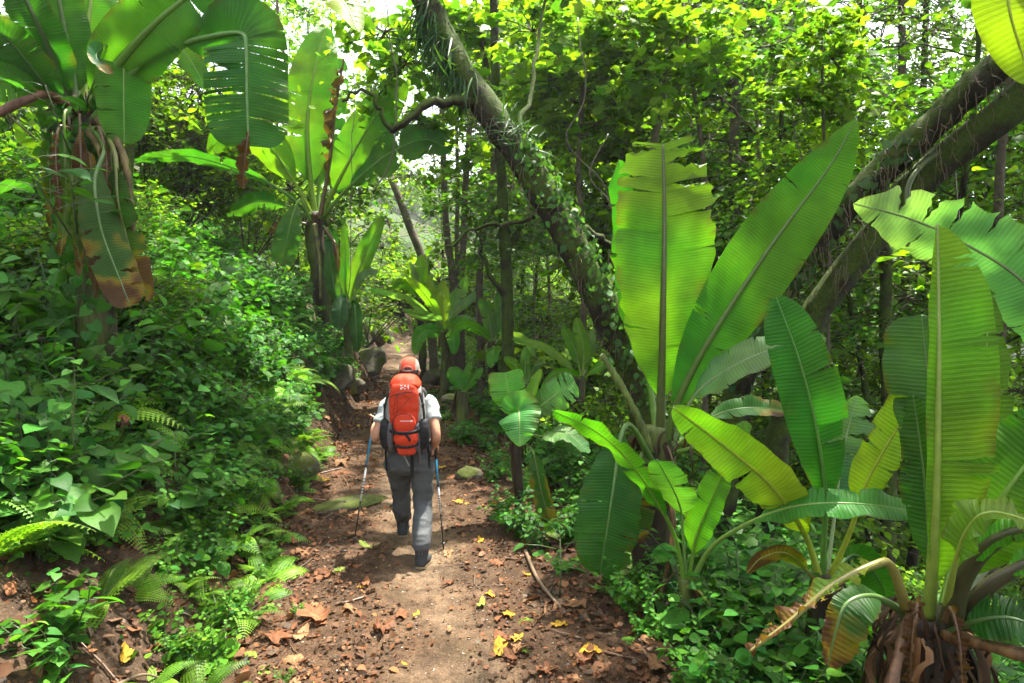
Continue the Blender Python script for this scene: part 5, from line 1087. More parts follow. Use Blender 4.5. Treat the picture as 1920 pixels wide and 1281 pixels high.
# ------------------------------------------------------------------ fallen leaves
def fallen(kind, seed):
    r = np.random.default_rng(seed); n = 30; a = np.linspace(0, 2*math.pi, n, endpoint=False)
    if kind == 'lobed':
        ph_ = r.uniform(-.3, .3); lo_ = np.interp(a, np.linspace(0, 2*math.pi, 9), r.uniform(.55, 1.1, 9)); rad = (.5+.40*np.abs(np.cos(a*2.5+ph_))**1.1)*lo_
        rad *= np.where(np.abs(a-math.pi) < .4, .55, 1)*(1+.13*r.normal(0, 1, n))
    else:
        rad = 1/np.sqrt((np.cos(a)/1.0)**2+(np.sin(a)/.46)**2)*(1+.05*r.normal(0, 1, n)); rad *= 1+.12*np.cos(a)
    rings = (.0, .35, .7, 1.0); V = [(0, 0, 0)]; T = []; Qf = []
    for q in rings[1:]: V += [(q*rad[k]*math.cos(a[k]), q*rad[k]*math.sin(a[k]), 0) for k in range(n)]
    T = [(0, 1+k, 1+(k+1) % n) for k in range(n)]
    for q in range(2):
        for k in range(n): Qf.append((1+q*n+k, 1+(q+1)*n+k, 1+(q+1)*n+(k+1) % n, 1+q*n+(k+1) % n))
    V = np.array(V, float); c1, c2 = r.uniform(.1, 1.3)*r.choice([-1, 1]), r.uniform(-.6, 1.0)
    rr_ = np.linalg.norm(V[:, :2], axis=1)
    V[:, 2] = c1*V[:, 1]**2*.9+c2*V[:, 0]**2*.4+.34*fbm(V+seed, 2.4, 3, seed)*np.minimum(1, rr_*1.5)+.06*np.sin(np.arctan2(V[:, 1], V[:, 0])*7)*rr_**2
    V[:, 2] -= np.percentile(V[:, 2], 12)
    g = G(); vein = .8+.4*np.abs(np.cos(np.arctan2(V[:, 1], V[:, 0])*3.5))
    g.add(V, np.array(T), np.array(Qf), np.ones((len(V), 3))*vein[:, None])
    L = 1.0; addtube(g, np.array([[-.3, 0, .0], [-.8, .05, .02], [-1.25, .12, .05]]), (.02, .016, .012), 4, (.8, .7, .6))
    return g
FCOL = {'brown': (.15, .060, .026), 'tan': (.24, .12, .055), 'yellow': (.42, .25, .025), 'green': (.16, .22, .03), 'dark': (.07, .032, .018)}
FM = {}
for cn, cv in FCOL.items():
    for sh in ('lobed', 'oval'):
        for s in range(4):
            g = fallen(sh, 11*s+len(cn)); g.C = [np.asarray(c)*np.array(cv)*(1+.18*np.random.default_rng(s).normal(0, 1, (len(c), 1))) for c in g.C]
            me = g.mesh('fallen_leaf'); me.materials.append(M['dry']); FM.setdefault((cn, sh), []).append(me)
def drop(cn, sh, x, y, s, label, r, group='fallen leaves', lift=.006):
    o = ob('fallen_leaf', FM[(cn, sh)][r.integers(4)], None); e = .06
    nx = -(gz(x+e, y)-gz(x-e, y))/(2*e); ny = -(gz(x, y+e)-gz(x, y-e))/(2*e)
    q = Vector((nx, ny, 1)).to_track_quat('Z', 'Y').to_matrix()@Matrix.Rotation(r.uniform(0, 6.28), 3, 'Z')@Matrix.Rotation(r.normal(0, .18), 3, 'X')
    o.rotation_euler = q.to_euler(); o.scale = (s, s, s); o.location = (x, y, gz(x, y)+lift+.012)
    tag(o, label, 'leaf', group); return o
r = np.random.default_rng(31)
for cn, sh, x, y, s, lab in (('yellow', 'oval', 937, 1222, .085, 'large curled yellow leaf lying at the bottom right of the trail'), ('yellow', 'oval', 478, 1020, .06, 'bright yellow leaf at the foot of the left bank'), ('yellow', 'oval', 232, 1235, .07, 'long yellow leaf standing on the soil at the lower left'),
    ('tan', 'lobed', 640, 872, .15, 'pale yellow lobed leaf on the slab left of the hiker'), ('yellow', 'lobed', 608, 905, .10, 'golden lobed leaf left of the left walking pole'), ('tan', 'oval', 668, 1008, .09, 'pale tan leaf beside the tip of the left pole'), ('green', 'oval', 690, 1030, .07, 'yellow-green leaf below the left pole tip'),
    ('green', 'oval', 636, 1076, .06, 'half green fallen leaf on the left part of the trail'), ('green', 'oval', 520, 1057, .065, 'green fallen leaf on brown litter by the bank'), ('brown', 'oval', 686, 1098, .06, 'upturned brown curled leaf in the middle of the trail'), ('yellow', 'oval', 780, 1161, .04, 'small yellow leaf on the worn tread'),
    ('yellow', 'oval', 758, 1253, .025, 'tiny yellow leaf near the bottom of the tread'), ('tan', 'oval', 843, 1187, .035, 'small tan leaf on the pale tread'), ('green', 'oval', 903, 1138, .06, 'lime green leaf on the right of the tread'), ('brown', 'lobed', 590, 1165, .15, 'big crumpled brown leaf on the left of the trail'), ('brown', 'lobed', 715, 1185, .13, 'torn brown leaf left of the tread'),
    ('brown', 'lobed', 520, 1200, .16, 'broad dry brown leaf at the trail edge near ferns'), ('brown', 'lobed', 60, 1030, .20, 'large dry lobed leaf on the bank at the left edge'), ('brown', 'lobed', 85, 1185, .12, 'crumpled brown leaf on the bare bank at lower left'), ('yellow', 'oval', 858, 945, .06, 'orange-yellow leaf right of the right pole'), ('yellow', 'oval', 830, 880, .06, 'small yellow leaf behind the right pole'),
    ('yellow', 'lobed', 870, 800, .10, 'yellow leaf in front of the green mossy stone'), ('tan', 'lobed', 880, 790, .2, 'pale sunlit leaf on the trail right of the hiker'), ('yellow', 'oval', 955, 1160, .05, 'small yellow leaf on the right litter'), ('tan', 'oval', 1065, 1145, .11, 'upturned tan leaf in the right litter'), ('yellow', 'oval', 1110, 1230, .07, 'curled yellow strip of leaf at the lower right litter'), ('tan', 'oval', 1230, 1255, .09, 'pale curled leaf at the bottom edge right of the trail'),
    ('brown', 'oval', 960, 1240, .06, 'brown leaf beside the large curled yellow one'), ('yellow', 'lobed', 150, 830, .13, 'hanging yellow-brown leaf caught on the bank plants'), ('brown', 'lobed', 110, 690, .13, 'dry reddish leaf caught among the bank herbs')):
    p0 = None
    for t in np.arange(1.8, 16, .02):
        p = px(x, y, t)
        if p[2] < gz(p[0], p[1])+.01: p0 = p; break
    if p0 is None: continue
    drop(cn, sh, p0[0], p0[1], s, lab, r, 'single fallen leaves', .02)
cnt = 0
while cnt < 290:                                               # dead leaves strewn over the trail sides
    Yp = 2.9*(17/2.9)**r.random(); w_ = hw(Yp); dd_ = r.normal(0, .55)
    dd_ = (abs(dd_)*.85+.32)*(1 if r.random() < .55 else -1)*w_ if r.random() < .93 else r.uniform(-.3, .3)
    x_ = float(xc(Yp)+dd_)
    if abs(dd_) > w_+1.4 or not seen(x_, Yp, 0): continue
    cn = r.choice(['brown', 'tan', 'dark', 'yellow', 'green'], p=(.46, .24, .16, .10, .04)); sh = 'lobed' if r.random() < .5 else 'oval'
    zone = 'left side' if dd_ < 0 else 'right side'
    drop(cn, sh, x_, Yp, r.uniform(.032, .095) if cn in ('brown', 'tan') else r.uniform(.025, .06), {'brown': 'reddish brown', 'tan': 'pale tan', 'dark': 'dark brown', 'yellow': 'yellow', 'green': 'yellowish green'}[cn]+' fallen leaf on the '+zone+' of the trail '+('near the camera' if Yp < 5.3 else 'past the hiker'), r, 'dead leaves strewn over the trail sides'); cnt += 1
for i in range(34):                                            # dead leaves caught among the plants of the bank
    Yp = r.uniform(3.2, 9); dl = r.uniform(.8, 3.6); x_ = float(xc(Yp)-hw(Yp)-dl)
    if not seen(x_, Yp, 0): continue
    cn = r.choice(['brown', 'tan', 'yellow', 'dark'], p=(.5, .2, .15, .15)); drop(cn, 'lobed', x_, Yp, r.uniform(.06, .13), {'brown': 'reddish brown', 'tan': 'pale tan', 'dark': 'dark brown', 'yellow': 'yellow'}[cn]+' dead leaf caught among the plants of the left bank', r, 'dead leaves caught on the bank', r.uniform(.25, .5))
# crumbs of leaf litter and pebbles: beyond counting
g = G(); n = 40000; Yp = 2.6*(18/2.6)**r.random(n); w_ = hw(Yp); dd_ = r.normal(0, 1.0, n)*w_
keep = (fbm(np.stack([xc(Yp)+dd_, Yp, Yp*0], 1), 2.2, 3, 71)+.35*r.normal(0, 1, n) > -.42) & (np.abs(dd_-.1) > .28*r.random(n)*2) & (dd_ < w_+1.6) & (dd_ > -w_-1.3); Yp, dd_ = Yp[keep], dd_[keep]; n = len(Yp)
x = xc(Yp)+dd_; P = np.stack([x, Yp, ground(x, Yp)+.018+r.uniform(0, .02, n)], 1); a = r.uniform(0, 6.28, n)
scatter(g, OV12, P, np.tile([0, 0, 1.], (n, 1))+r.normal(0, .45, (n, 3)), np.stack([np.cos(a), np.sin(a), r.normal(0, .2, n)], 1), np.exp(r.normal(-3.95, .55, n)).clip(.006, .07)*(1+.5*(np.abs(dd_) > .7*w_[keep])), rcols(n, (.115, .055, .027), .38, .22, r))
tag(gob('leaf_litter', g, M['dry']), 'crumbled brown leaf litter over the trail and its edges', kind='stuff')
g = G(); n = 800; Yp = 2.6*(14/2.6)**r.random(n); dd_ = r.uniform(-1.1, 1.1, n)*hw(Yp); x = xc(Yp)+dd_
oc = np.array([(1, 0, 0), (-1, 0, 0), (0, 1, 0), (0, -1, 0), (0, 0, .6), (0, 0, -.6)], float); ot = np.array([(0, 2, 4), (2, 1, 4), (1, 3, 4), (3, 0, 4), (2, 0, 5), (1, 2, 5), (3, 1, 5), (0, 3, 5)])
scatter(g, (oc, ot), np.stack([x, Yp, ground(x, Yp)+.014], 1), np.tile([0, 0, 1.], (n, 1))+r.normal(0, .2, (n, 3)), r.normal(0, 1, (n, 3)), r.uniform(.003, .012, n), rcols(n, (.22, .18, .14), .3, .08, r))
tag(gob('pebbles', g, M['midrib']), 'scattered pale pebbles and grit on the trail', kind='stuff')
# twigs
for i in range(44):
    Yp = r.uniform(3.0, 9); sg = r.choice([-1, 1]); x_ = float(xc(Yp)+sg*hw(Yp)*r.uniform(.3, 1.5)); L = r.uniform(.12, .5); a = r.uniform(0, 6.28)
    if not seen(x_, Yp, 0): continue
    s = np.linspace(-.5, .5, 7); q = np.stack([x_+math.cos(a)*L*s, Yp+math.sin(a)*L*s, s*0], 1); q[:, :2] += r.normal(0, .008, (7, 2)).cumsum(0); q[:, 2] = ground(q[:, 0], q[:, 1])+.022
    g = G(); addtube(g, q, np.linspace(.007, .003, 7)*r.uniform(.6, 1.5), 5, rcols(1, (.10, .06, .035), .4, .15, r)[0]); tag(gob('twig', g, M['midrib'], None, q[3]), 'thin dry twig lying on the '+('left' if sg < 0 else 'right')+' side of the trail', 'twig', 'dry twigs on the trail')
for lab, pts, rad in (('long dry branch lying along the right trail edge', [(985, 1000, 5.6), (1010, 1060, 5.0), (1060, 1120, 4.5)], .018), ('grey stick on the bare bank at lower left', [(170, 985, 3.2), (250, 960, 3.5), (290, 975, 3.6)], .012), ('dark forked stick lying on the bank', [(175, 1050, 3.2), (200, 1090, 3.1), (215, 1110, 3.1)], .014), ('pale straw stalk sticking out over the trail edge', [(330, 845, 4.2), (380, 835, 4.3), (410, 822, 4.4)], .006)):
    q = np.array([px(*p) for p in pts]); q[:, 2] = np.maximum(ground(q[:, 0], q[:, 1])+.04, q[:, 2]*0+ground(q[:, 0], q[:, 1])+.03); q = catmull(q, 12)
    g = G(); addtube(g, q, np.linspace(rad, rad*.5, 12), 6, (.16, .11, .07)); tag(gob('stick', g, M['midrib'], None, q[0]), lab, 'stick', 'sticks')

# ------------------------------------------------------------------ the hiker
HX, HY = -.86, 5.62; HO = np.array([HX, HY, gz(HX, HY)])
def loft(rings, n=20):
    """rings: (centre, half width along x, half depth along y) or with an axis frame (centre, rx, ry, ax, ay)"""
    V = []; m = len(rings); th = np.arange(n)*2*math.pi/n
    for k in rings:
        c, rx, ry = np.asarray(k[0], float), k[1], k[2]; ax = np.array(k[3]) if len(k) > 3 else np.array([1., 0, 0]); ay = np.array(k[4]) if len(k) > 3 else np.array([0, 1., 0])
        V.append(c+np.cos(th)[:, None]*rx*ax+np.sin(th)[:, None]*ry*ay)
    V = np.vstack(V+[np.asarray(rings[0][0], float)[None], np.asarray(rings[-1][0], float)[None]])
    i, j = np.meshgrid(np.arange(m-1), np.arange(n), indexing='ij'); k = (j+1) % n
    Q = np.stack([i*n+j, i*n+k, (i+1)*n+k, (i+1)*n+j], -1).reshape(-1, 4)
    T = [(m*n, (j+1) % n, j) for j in range(n)]+[(m*n+1, (m-1)*n+j, (m-1)*n+(j+1) % n) for j in range(n)]
    return V, Q, np.array(T)
def limb(pts, rad, n=14, m=None):
    q = catmull(np.hstack([np.asarray(pts, float), np.asarray(rad, float)[:, None]]), m or len(pts)*6); return tube(q[:, :3], q[:, 3], n)
def fuse(name, solids, voxel, smooth, material, parent, wrinkle=0, wscale=(14, 14, 9), seed=0, off=HO):
    g = G()
    for s in solids: g.add(s[0], s[2], s[1])
    me = g.mesh(name+'_src'); tmp = bpy.data.objects.new('tmp', me); COL.objects.link(tmp)
    md = tmp.modifiers.new('r', 'REMESH'); md.mode = 'VOXEL'; md.voxel_size = voxel; md.use_smooth_shade = True
    ms = tmp.modifiers.new('s', 'SMOOTH'); ms.factor = .5; ms.iterations = smooth
    dg = bpy.context.evaluated_depsgraph_get(); ev = tmp.evaluated_get(dg); out = bpy.data.meshes.new_from_object(ev); out.name = name
    bpy.data.objects.remove(tmp); bpy.data.meshes.remove(me)
    if wrinkle:
        k = len(out.vertices); co = np.empty(k*3, np.float32); out.vertices.foreach_get('co', co); co = co.reshape(-1, 3)
        no = np.empty(k*3, np.float32); out.vertices.foreach_get('normal', no); no = no.reshape(-1, 3)
        wv = fbm(co*np.array(wscale), 1, 3, seed); co = co+no*(wrinkle*(1-2*np.abs(wv)))[:, None]
        out.vertices.foreach_set('co', co.astype(np.float32).ravel()); out.update()
    out.polygons.foreach_set('use_smooth', np.ones(len(out.polygons), bool))
    o = ob(name, out, material, parent); return o
def cloth(name, col, rough=.85, scale=180, noise=.12, bm=.25): return plain(name, col, rough, .2, noise, scale, bm)
MS = plain('skin', (.42, .20, .12), .55, .35, .12, 25, .08)
M_SHIRT = cloth('shirt_cloth', (.31, .335, .33), scale=60); M_PANT = cloth('trouser_cloth', (.066, .070, .074), .75, 120, .2)
M_BOOT = cloth('boot_leather', (.035, .037, .042), .7, 60, .3); M_SOLE = cloth('boot_sole', (.16, .12, .07), .85, 60, .3); M_ORANGE = cloth('orange_nylon', (.50, .040, .013), .65, 120, .12)
M_GREY = cloth('grey_nylon', (.24, .235, .22), .7, 120, .12); M_DGREY = cloth('dark_grey_nylon', (.085, .075, .08), .75, 120, .2); M_BLACK = cloth('black_webbing', (.014, .014, .016), .65, 120, .3)
M_HAIR = plain('hair', (.03, .02, .014), .6, .4, .5, 90, .6); M_CAPO = cloth('cap_orange', (.60, .07, .035), .8, 150, .1); M_CAPG = cloth('cap_grey', (.27, .24, .20), .85, 150, .12); M_WHITE = cloth('white_print', (.8, .8, .78), .6, 100, .05, 0)
P = lambda *a: np.array(a, float)
# joints in metres from the point below the pelvis; x right, y ahead, z up
SHL, SHR = P(-.165, .06, 1.27), P(.16, .04, 1.28)
ELL, ELR = P(-.262, -.07, 1.00), P(.238, -.12, 1.03)
HDL, HDR = P(-.325, .15, 1.10), P(.215, .02, .885)
HIPL, HIPR = P(-.09, 0, .80), P(.09, 0, .80)
KNL, KNR = P(-.105, .20, .465), P(.115, -.02, .445)
ANL, ANR = P(-.12, .40, .10), P(.135, -.29, .115)
HEAD = P(-.012, .150, 1.525)
person = empty('person', HO); tag(person, 'hiker seen from behind in white T-shirt, grey trousers and red cap, walking with poles', 'person')
POLL0, POLL1 = HDL+P(.004, .005, .05), None
TIPL = px(663, 1021, 5.86)-HO; TIPR = px(832, 1024, 5.84)-HO
TIPL[2] = gz(*(TIPL+HO)[:2])-HO[2]; TIPR[2] = gz(*(TIPR+HO)[:2])-HO[2]
def gripped(hand, tip, sgn):
    """a fist closed round the pole: palm, four curled fingers, thumb"""
    ax = unit(hand-tip); out = unit(np.cross(ax, P(0, 1, 0)))*sgn          # out: away from the body
    fw = np.cross(ax, out); fw = fw if fw[1] > 0 else -fw
    c = hand; sol = []
    pal = c+out*.024
    sol.append(loft([(pal-ax*.048, .008, .018, fw, out), (pal-ax*.04, .034, .014, fw, out), (pal, .038, .016, fw, out), (pal+ax*.036, .034, .015, fw, out), (pal+ax*.048, .012, .010, fw, out)], 14))
    for i, (L_, rr_) in enumerate(((.92, .0088), (1.0, .0092), (.96, .0088), (.84, .0078))):
        o_ = ax*(.033-.0215*i); pts = []
        for th in np.linspace(-.15, 3.5*L_, 8):
            pts.append(c+o_+out*(.025*math.cos(th))+fw*(.03*math.sin(th)))
        sol.append(limb(pts, np.linspace(rr_*1.08, rr_*.85, 8), 10, 22))
    th_ = [pal+ax*.02-fw*.03, pal+ax*.035-fw*.038-out*.02, c+ax*.045-fw*.02-out*.03, c+ax*.047+fw*.008-out*.028]
    sol.append(limb(th_, (.013, .012, .010, .008), 10, 20))
    return sol, pal
hl, pl_ = gripped(HDL, TIPL, -1); hr, pr_ = gripped(HDR, TIPR, 1)
body = hl+hr
body += [limb([SHL, (SHL+ELL)/2+P(-.01, -.01, 0), ELL, (ELL+pl_)/2+P(-.006, 0, .004), pl_+(ELL-pl_)*.16, pl_], (.052, .046, .040, .040, .027, .024)),
         limb([SHR, (SHR+ELR)/2+P(.01, -.01, 0), ELR, (ELR+pr_)/2+P(.006, 0, 0), pr_+(ELR-pr_)*.16, pr_], (.052, .046, .040, .040, .027, .024))]
body += [loft([(P(0, .0, .78), .13, .09), (P(0, .01, .9), .125, .085), (P(0, .04, 1.05), .13, .09), (P(0, .06, 1.2), .15, .095), (P(0, .06, 1.29), .14, .08), (P(0, .07, 1.33), .06, .05)])]
body += [limb([P(0, .08, 1.28), P(-.004, .11, 1.39), P(-.008, .13, 1.47)], (.058, .052, .055)),
         loft([(HEAD+P(0, .03, -.115), .03, .03), (HEAD+P(0, .025, -.095), .05, .06), (HEAD+P(0, .012, -.05), .066, .082), (HEAD, .074, .094), (HEAD+P(0, -.004, .05), .074, .095), (HEAD+P(0, -.006, .09), .058, .078), (HEAD+P(0, -.006, .115), .02, .03)])]
body += [limb([HEAD+P(0, .098, .015), HEAD+P(0, .122, -.022), HEAD+P(0, .098, -.036)], (.008, .014, .009)),                        # nose
         limb([HEAD+P(-.024, .082, -.062), HEAD+P(0, .092, -.060), HEAD+P(.024, .082, -.062)], (.006, .010, .006)),                 # lips
         limb([HEAD+P(-.05, .08, .02), HEAD+P(0, .096, .026), HEAD+P(.05, .08, .02)], (.008, .01, .008))]                           # brow
for sg in (-1, 1): body += [limb([HEAD+P(.076*sg, -.006, .02), HEAD+P(.086*sg, -.016, .004), HEAD+P(.078*sg, -.002, -.03)], (.009, .013, .008))]
for h_, k_, a_ in ((HIPL, KNL, ANL), (HIPR, KNR, ANR)): body += [limb([h_, (h_+k_)/2, k_, (k_+a_)/2+P(0, -.015, 0), a_], (.085, .07, .05, .048, .035))]
fuse('body', body, .0065, 3, MS, person)
def hobj(name, solids_g, material, parent=person):
    o = ob(name, solids_g.mesh(name), material, parent); return o
for sg in (-1, 1):
    g = G(); V, Q, T = loft([(HEAD+P(.03*sg, .083, -.008), .003, .003), (HEAD+P(.03*sg, .088, .004), .013, .006), (HEAD+P(.03*sg, .083, .016), .003, .003)], 12); g.add(V, T, Q); hobj('eye', g, M_WHITE)
# trousers
tr = [loft([(P(0, -.005, .915), .150, .105), (P(0, -.01, .87), .165, .12), (P(0, -.02, .80), .185, .135), (P(0, -.02, .73), .175, .125), (P(0, -.01, .69), .12, .09)], 24),
      limb([HIPL+P(-.01, -.015, -.02), (HIPL+KNL)/2+P(0, -.01, .02), KNL, (KNL+ANL)/2+P(0, -.03, 0), ANL+P(0, -.015, .09), ANL+P(0, -.01, .055)], (.112, .098, .080, .076, .070, .068), 20, 40),
      limb([HIPR+P(.01, -.015, -.02), (HIPR+KNR)/2+P(.005, -.01, .02), KNR, (KNR+ANR)/2+P(0, -.02, .0), ANR+P(0, -.005, .09), ANR+P(0, -.008, .05)], (.112, .096, .080, .076, .072, .070), 20, 40)]
fuse('trousers', tr, .011, 5, M_PANT, person, .008, (7, 7, 13), 4)
# T-shirt
sh = [loft([(P(0, .0, .885), .165, .115), (P(0, .01, .95), .165, .115), (P(0, .04, 1.08), .17, .115), (P(0, .06, 1.2), .185, .115), (P(0, .06, 1.275), .175, .10), (P(0, .075, 1.325), .10, .07), (P(0, .09, 1.35), .07, .06)], 24),
      limb([SHL+P(.03, 0, .01), SHL+P(-.02, -.005, -.02), SHL+(ELL-SHL)*.40+P(-.012, 0, 0), SHL+(ELL-SHL)*.60+P(-.015, -.005, 0)], (.06, .064, .063, .066), 18), limb([SHR+P(-.03, 0, .01), SHR+P(.02, -.005, -.02), SHR+(ELR-SHR)*.38+P(.012, 0, 0), SHR+(ELR-SHR)*.56+P(.014, -.005, 0)], (.06, .064, .062, .064), 18)]
fuse('t_shirt', sh, .011, 3, M_SHIRT, person, .005, (8, 8, 10), 9)
# boots
def boot(a, pitch, yaw, lab=None):
    m = rotm((0, 0, 1), yaw)@rotm((1, 0, 0), pitch); f = lambda V: (np.asarray(V)-P(0, -.05, 0))@m.T+P(a[0], a[1]-.05, a[2]-.1)
    up = [loft([(P(0, -.055, .025), .036, .03), (P(0, -.05, .05), .038, .036), (P(0, -.025, .09), .043, .05), (P(0, -.01, .14), .05, .058), (P(0, -.008, .175), .052, .06)], 18),
          loft([(P(0, -.06, .05), .03, .028, (1, 0, 0), (0, 0, 1)), (P(0, .0, .055), .042, .042, (1, 0, 0), (0, 0, 1)), (P(.004, .08, .045), .047, .034, (1, 0, 0), (0, 0, 1)), (P(.004, .15, .035), .042, .026, (1, 0, 0), (0, 0, 1)), (P(0, .185, .03), .02, .016, (1, 0, 0), (0, 0, 1))], 18)]
    up = [(f(V*[1.18, 1.08, 1.05]), Q, T) for V, Q, T in up]; o = fuse('boot', up, .007, 3, M_BOOT, person)
    g = G(); V, Q, T = loft([(P(0, -.092, .012), .018, .012, (1, 0, 0), (0, 0, 1)), (P(0, -.08, .012), .036, .013, (1, 0, 0), (0, 0, 1)), (P(0, .0, .013), .038, .012, (1, 0, 0), (0, 0, 1)), (P(.004, .09, .012), .051, .012, (1, 0, 0), (0, 0, 1)), (P(.003, .16, .014), .044, .012, (1, 0, 0), (0, 0, 1)), (P(0, .195, .02), .018, .008, (1, 0, 0), (0, 0, 1))], 16)
    g.add(f(V*[1.18, 1.06, 1.1]), T, Q); hobj('sole', g, M_SOLE, o)
    g = G(); addtube(g, f(catmull([P(-.012, -.09, .04), P(-.012, -.075, .09), P(-.014, -.07, .16)], 8)), .003, 5); addtube(g, f(catmull([P(.012, -.09, .04), P(.012, -.075, .09), P(.014, -.07, .16)], 8)), .003, 5); hobj('heel_seam', g, M_SOLE, o)
boot(P(ANR[0], -.295, .102), -.10, -.05); boot(P(ANL[0], .40, .102), .0, .12)
# hair and cap
hair = [loft([(HEAD+P(0, -.03, -.085), .05, .035), (HEAD+P(0, -.022, -.05), .07, .078), (HEAD+P(0, -.014, -.01), .080, .094), (HEAD+P(0, -.012, .04), .08, .094), (HEAD+P(0, -.01, .07), .06, .07)]),
        limb([HEAD+P(-.06, -.04, -.04), HEAD+P(-.075, -.05, -.085), HEAD+P(-.07, -.045, -.12)], (.03, .025, .012)), limb([HEAD+P(.03, -.07, -.05), HEAD+P(.02, -.08, -.09)], (.03, .016))]
fuse('hair', hair, .008, 1, M_HAIR, person, .006, (60, 60, 14), 3)
cap = G(); nu, nv = 40, 14
th = np.linspace(0, 2*math.pi, nu, endpoint=False); ph = np.linspace(0, math.pi/2, nv)
TH, PH = np.meshgrid(th, ph, indexing='xy')
cx, cyy, cz = .088*np.cos(TH)*np.cos(PH)**.8, .106*np.sin(TH)*np.cos(PH)**.8, .105*np.sin(PH)
CV = np.stack([cx, cyy, cz], -1).reshape(-1, 3)+HEAD+P(0, -.004, .018)
i, j = np.meshgrid(np.arange(nv-1), np.arange(nu), indexing='ij'); k = (j+1) % nu; Q = np.stack([i*nu+j, i*nu+k, (i+1)*nu+k, (i+1)*nu+j], -1).reshape(-1, 4)
ctr = CV[Q].mean(1)-HEAD; back = ctr[:, 1] < -.02
hole = back & (np.abs(ctr[:, 0]) < .038) & (ctr[:, 2] < .018+.03*np.sqrt(np.clip(1-(ctr[:, 0]/.04)**2, 0, 1)))
panel = np.abs(ctr[:, 0]) < .046+.10*np.clip(.05-ctr[:, 2], -.1, .0)
panel = np.abs(ctr[:, 0]) < np.where(ctr[:, 1] < .03, .056+.010*(1-np.clip(ctr[:, 2]/.12, 0, 1)), .06)
cap.add(CV, None, Q[~hole & ~panel], mi=0); cap.add(CV+unit(CV-HEAD)*.0005, None, Q[~hole & panel], mi=1)
co = hobj('cap', cap, [M_CAPG, M_CAPO])
g = G(); addtube(g, catmull([HEAD+P(-.042, -.094, .02), HEAD+P(0, -.112, .016), HEAD+P(.042, -.094, .02)], 10), .007, 6); hobj('cap_strap', g, M_CAPG, co)
g = G(); addtube(g, catmull([HEAD+P(-.042, -.098, .022), HEAD+P(-.03, -.106, .045), HEAD+P(0, -.108, .056), HEAD+P(.03, -.106, .045), HEAD+P(.042, -.098, .022)], 16), .0035, 6); hobj('cap_trim', g, M_CAPG, co)
U, A = np.meshgrid(np.linspace(0, 1, 8), np.linspace(-1.25, 1.25, 18)); bx_ = (.09+.0*U)*np.sin(A); by_ = (.10+.075*U)*np.cos(A*.9); bz_ = .02-.03*U*np.cos(A)-.015*np.abs(np.sin(A))*U
g = G(); V = np.stack([bx_, by_, bz_], -1).reshape(-1, 3)+HEAD+P(0, 0, .0); i, j = np.meshgrid(np.arange(17), np.arange(7), indexing='ij'); Q = np.stack([i*8+j, i*8+j+1, (i+1)*8+j+1, (i+1)*8+j], -1).reshape(-1, 4)
g.add(V, None, Q); g.add(V-P(0, 0, .004), None, Q[:, ::-1]); hobj('cap_visor', g, M_CAPG, co)
g = G(); addtube(g, catmull([P(-.155, -.02, .90), P(-.1, -.10, .90), P(0, -.125, .895), P(.1, -.10, .90), P(.155, -.02, .90)], 20), .014, 8); hobj('belt', g, M_BLACK)

# ------------------------------------------------------------------ backpack
pack = empty('backpack', HO+P(0, -.12, .93)); PO = P(0, -.12, .93)
tag(pack, 'red-orange hiking backpack with grey sides and black straps on the hiker', 'backpack')
def sbox(c, sx, sy, sz, e=.55, n=22, m=15, taper=None, bulge=0):
    """a rounded box (superellipsoid), optionally tapered with height"""
    th = np.linspace(0, 2*math.pi, n, endpoint=False); ph = np.linspace(-math.pi/2, math.pi/2, m)
    f = lambda v: np.sign(v)*np.abs(v)**e
    TH, PH = np.meshgrid(th, ph); x, y, z = f(np.cos(PH))*f(np.cos(TH)), f(np.cos(PH))*f(np.sin(TH)), f(np.sin(PH))
    tp = 1 if taper is None else np.interp(z, (-1, 0, 1), taper)
    V = np.stack([x*sx*tp, y*sy*tp, z*sz], -1).reshape(-1, 3)+np.asarray(c, float)
    i, j = np.meshgrid(np.arange(m-1), np.arange(n), indexing='ij'); k = (j+1) % n; return V, np.stack([i*n+j, i*n+k, (i+1)*n+k, (i+1)*n+j], -1).reshape(-1, 4), np.zeros((0, 3), int)
def pk(name, parts, material, voxel=.01, smooth=3, wr=.006, ws=(14, 14, 10), seed=0, parent=pack):
    parts = [(V-PO, Q, T) for V, Q, T in parts]; return fuse(name, parts, voxel, smooth, material, parent, wr, ws, seed)
tilt = lambda z: -.20+.10*(z-.95)/.55                           # the pack leans forward with the back
mainp = pk('main_bag', [sbox(P(.0, tilt(1.2)+.01, 1.215), .155, .115, .27, .5, taper=(.92, 1.0, .86))], M_GREY, seed=2)
pk('front_panel', [sbox(P(.0, tilt(1.25)-.070, 1.285), .115, .062, .195, .42, taper=(.95, 1.04, .98))], M_ORANGE, .008, 2, .005, (10, 10, 14), 5)
lid = pk('lid', [sbox(P(.0, tilt(1.45)-.035, 1.468), .118, .112, .066, .5, taper=(1.06, 1, .74))], M_ORANGE, .008, 2, .004, (10, 10, 14), 6)
pocket = pk('front_pocket', [sbox(P(.012, tilt(1.19)-.135, 1.165), .088, .035, .075, .5, taper=(.9, 1, .85))], M_ORANGE, .007, 2, .003, (12, 12, 12), 7)
pk('bottom_compartment', [sbox(P(.02, tilt(1.0)-.075, 1.04), .098, .085, .072, .5, taper=(.72, 1, .95))], M_ORANGE, .008, 2, .005, (12, 12, 16), 8)
pk('bottom_pad', [sbox(P(.02, tilt(.95)-.055, .948), .075, .07, .04, .6)], M_ORANGE, .008, 2, .003, (12, 12, 16), 9)
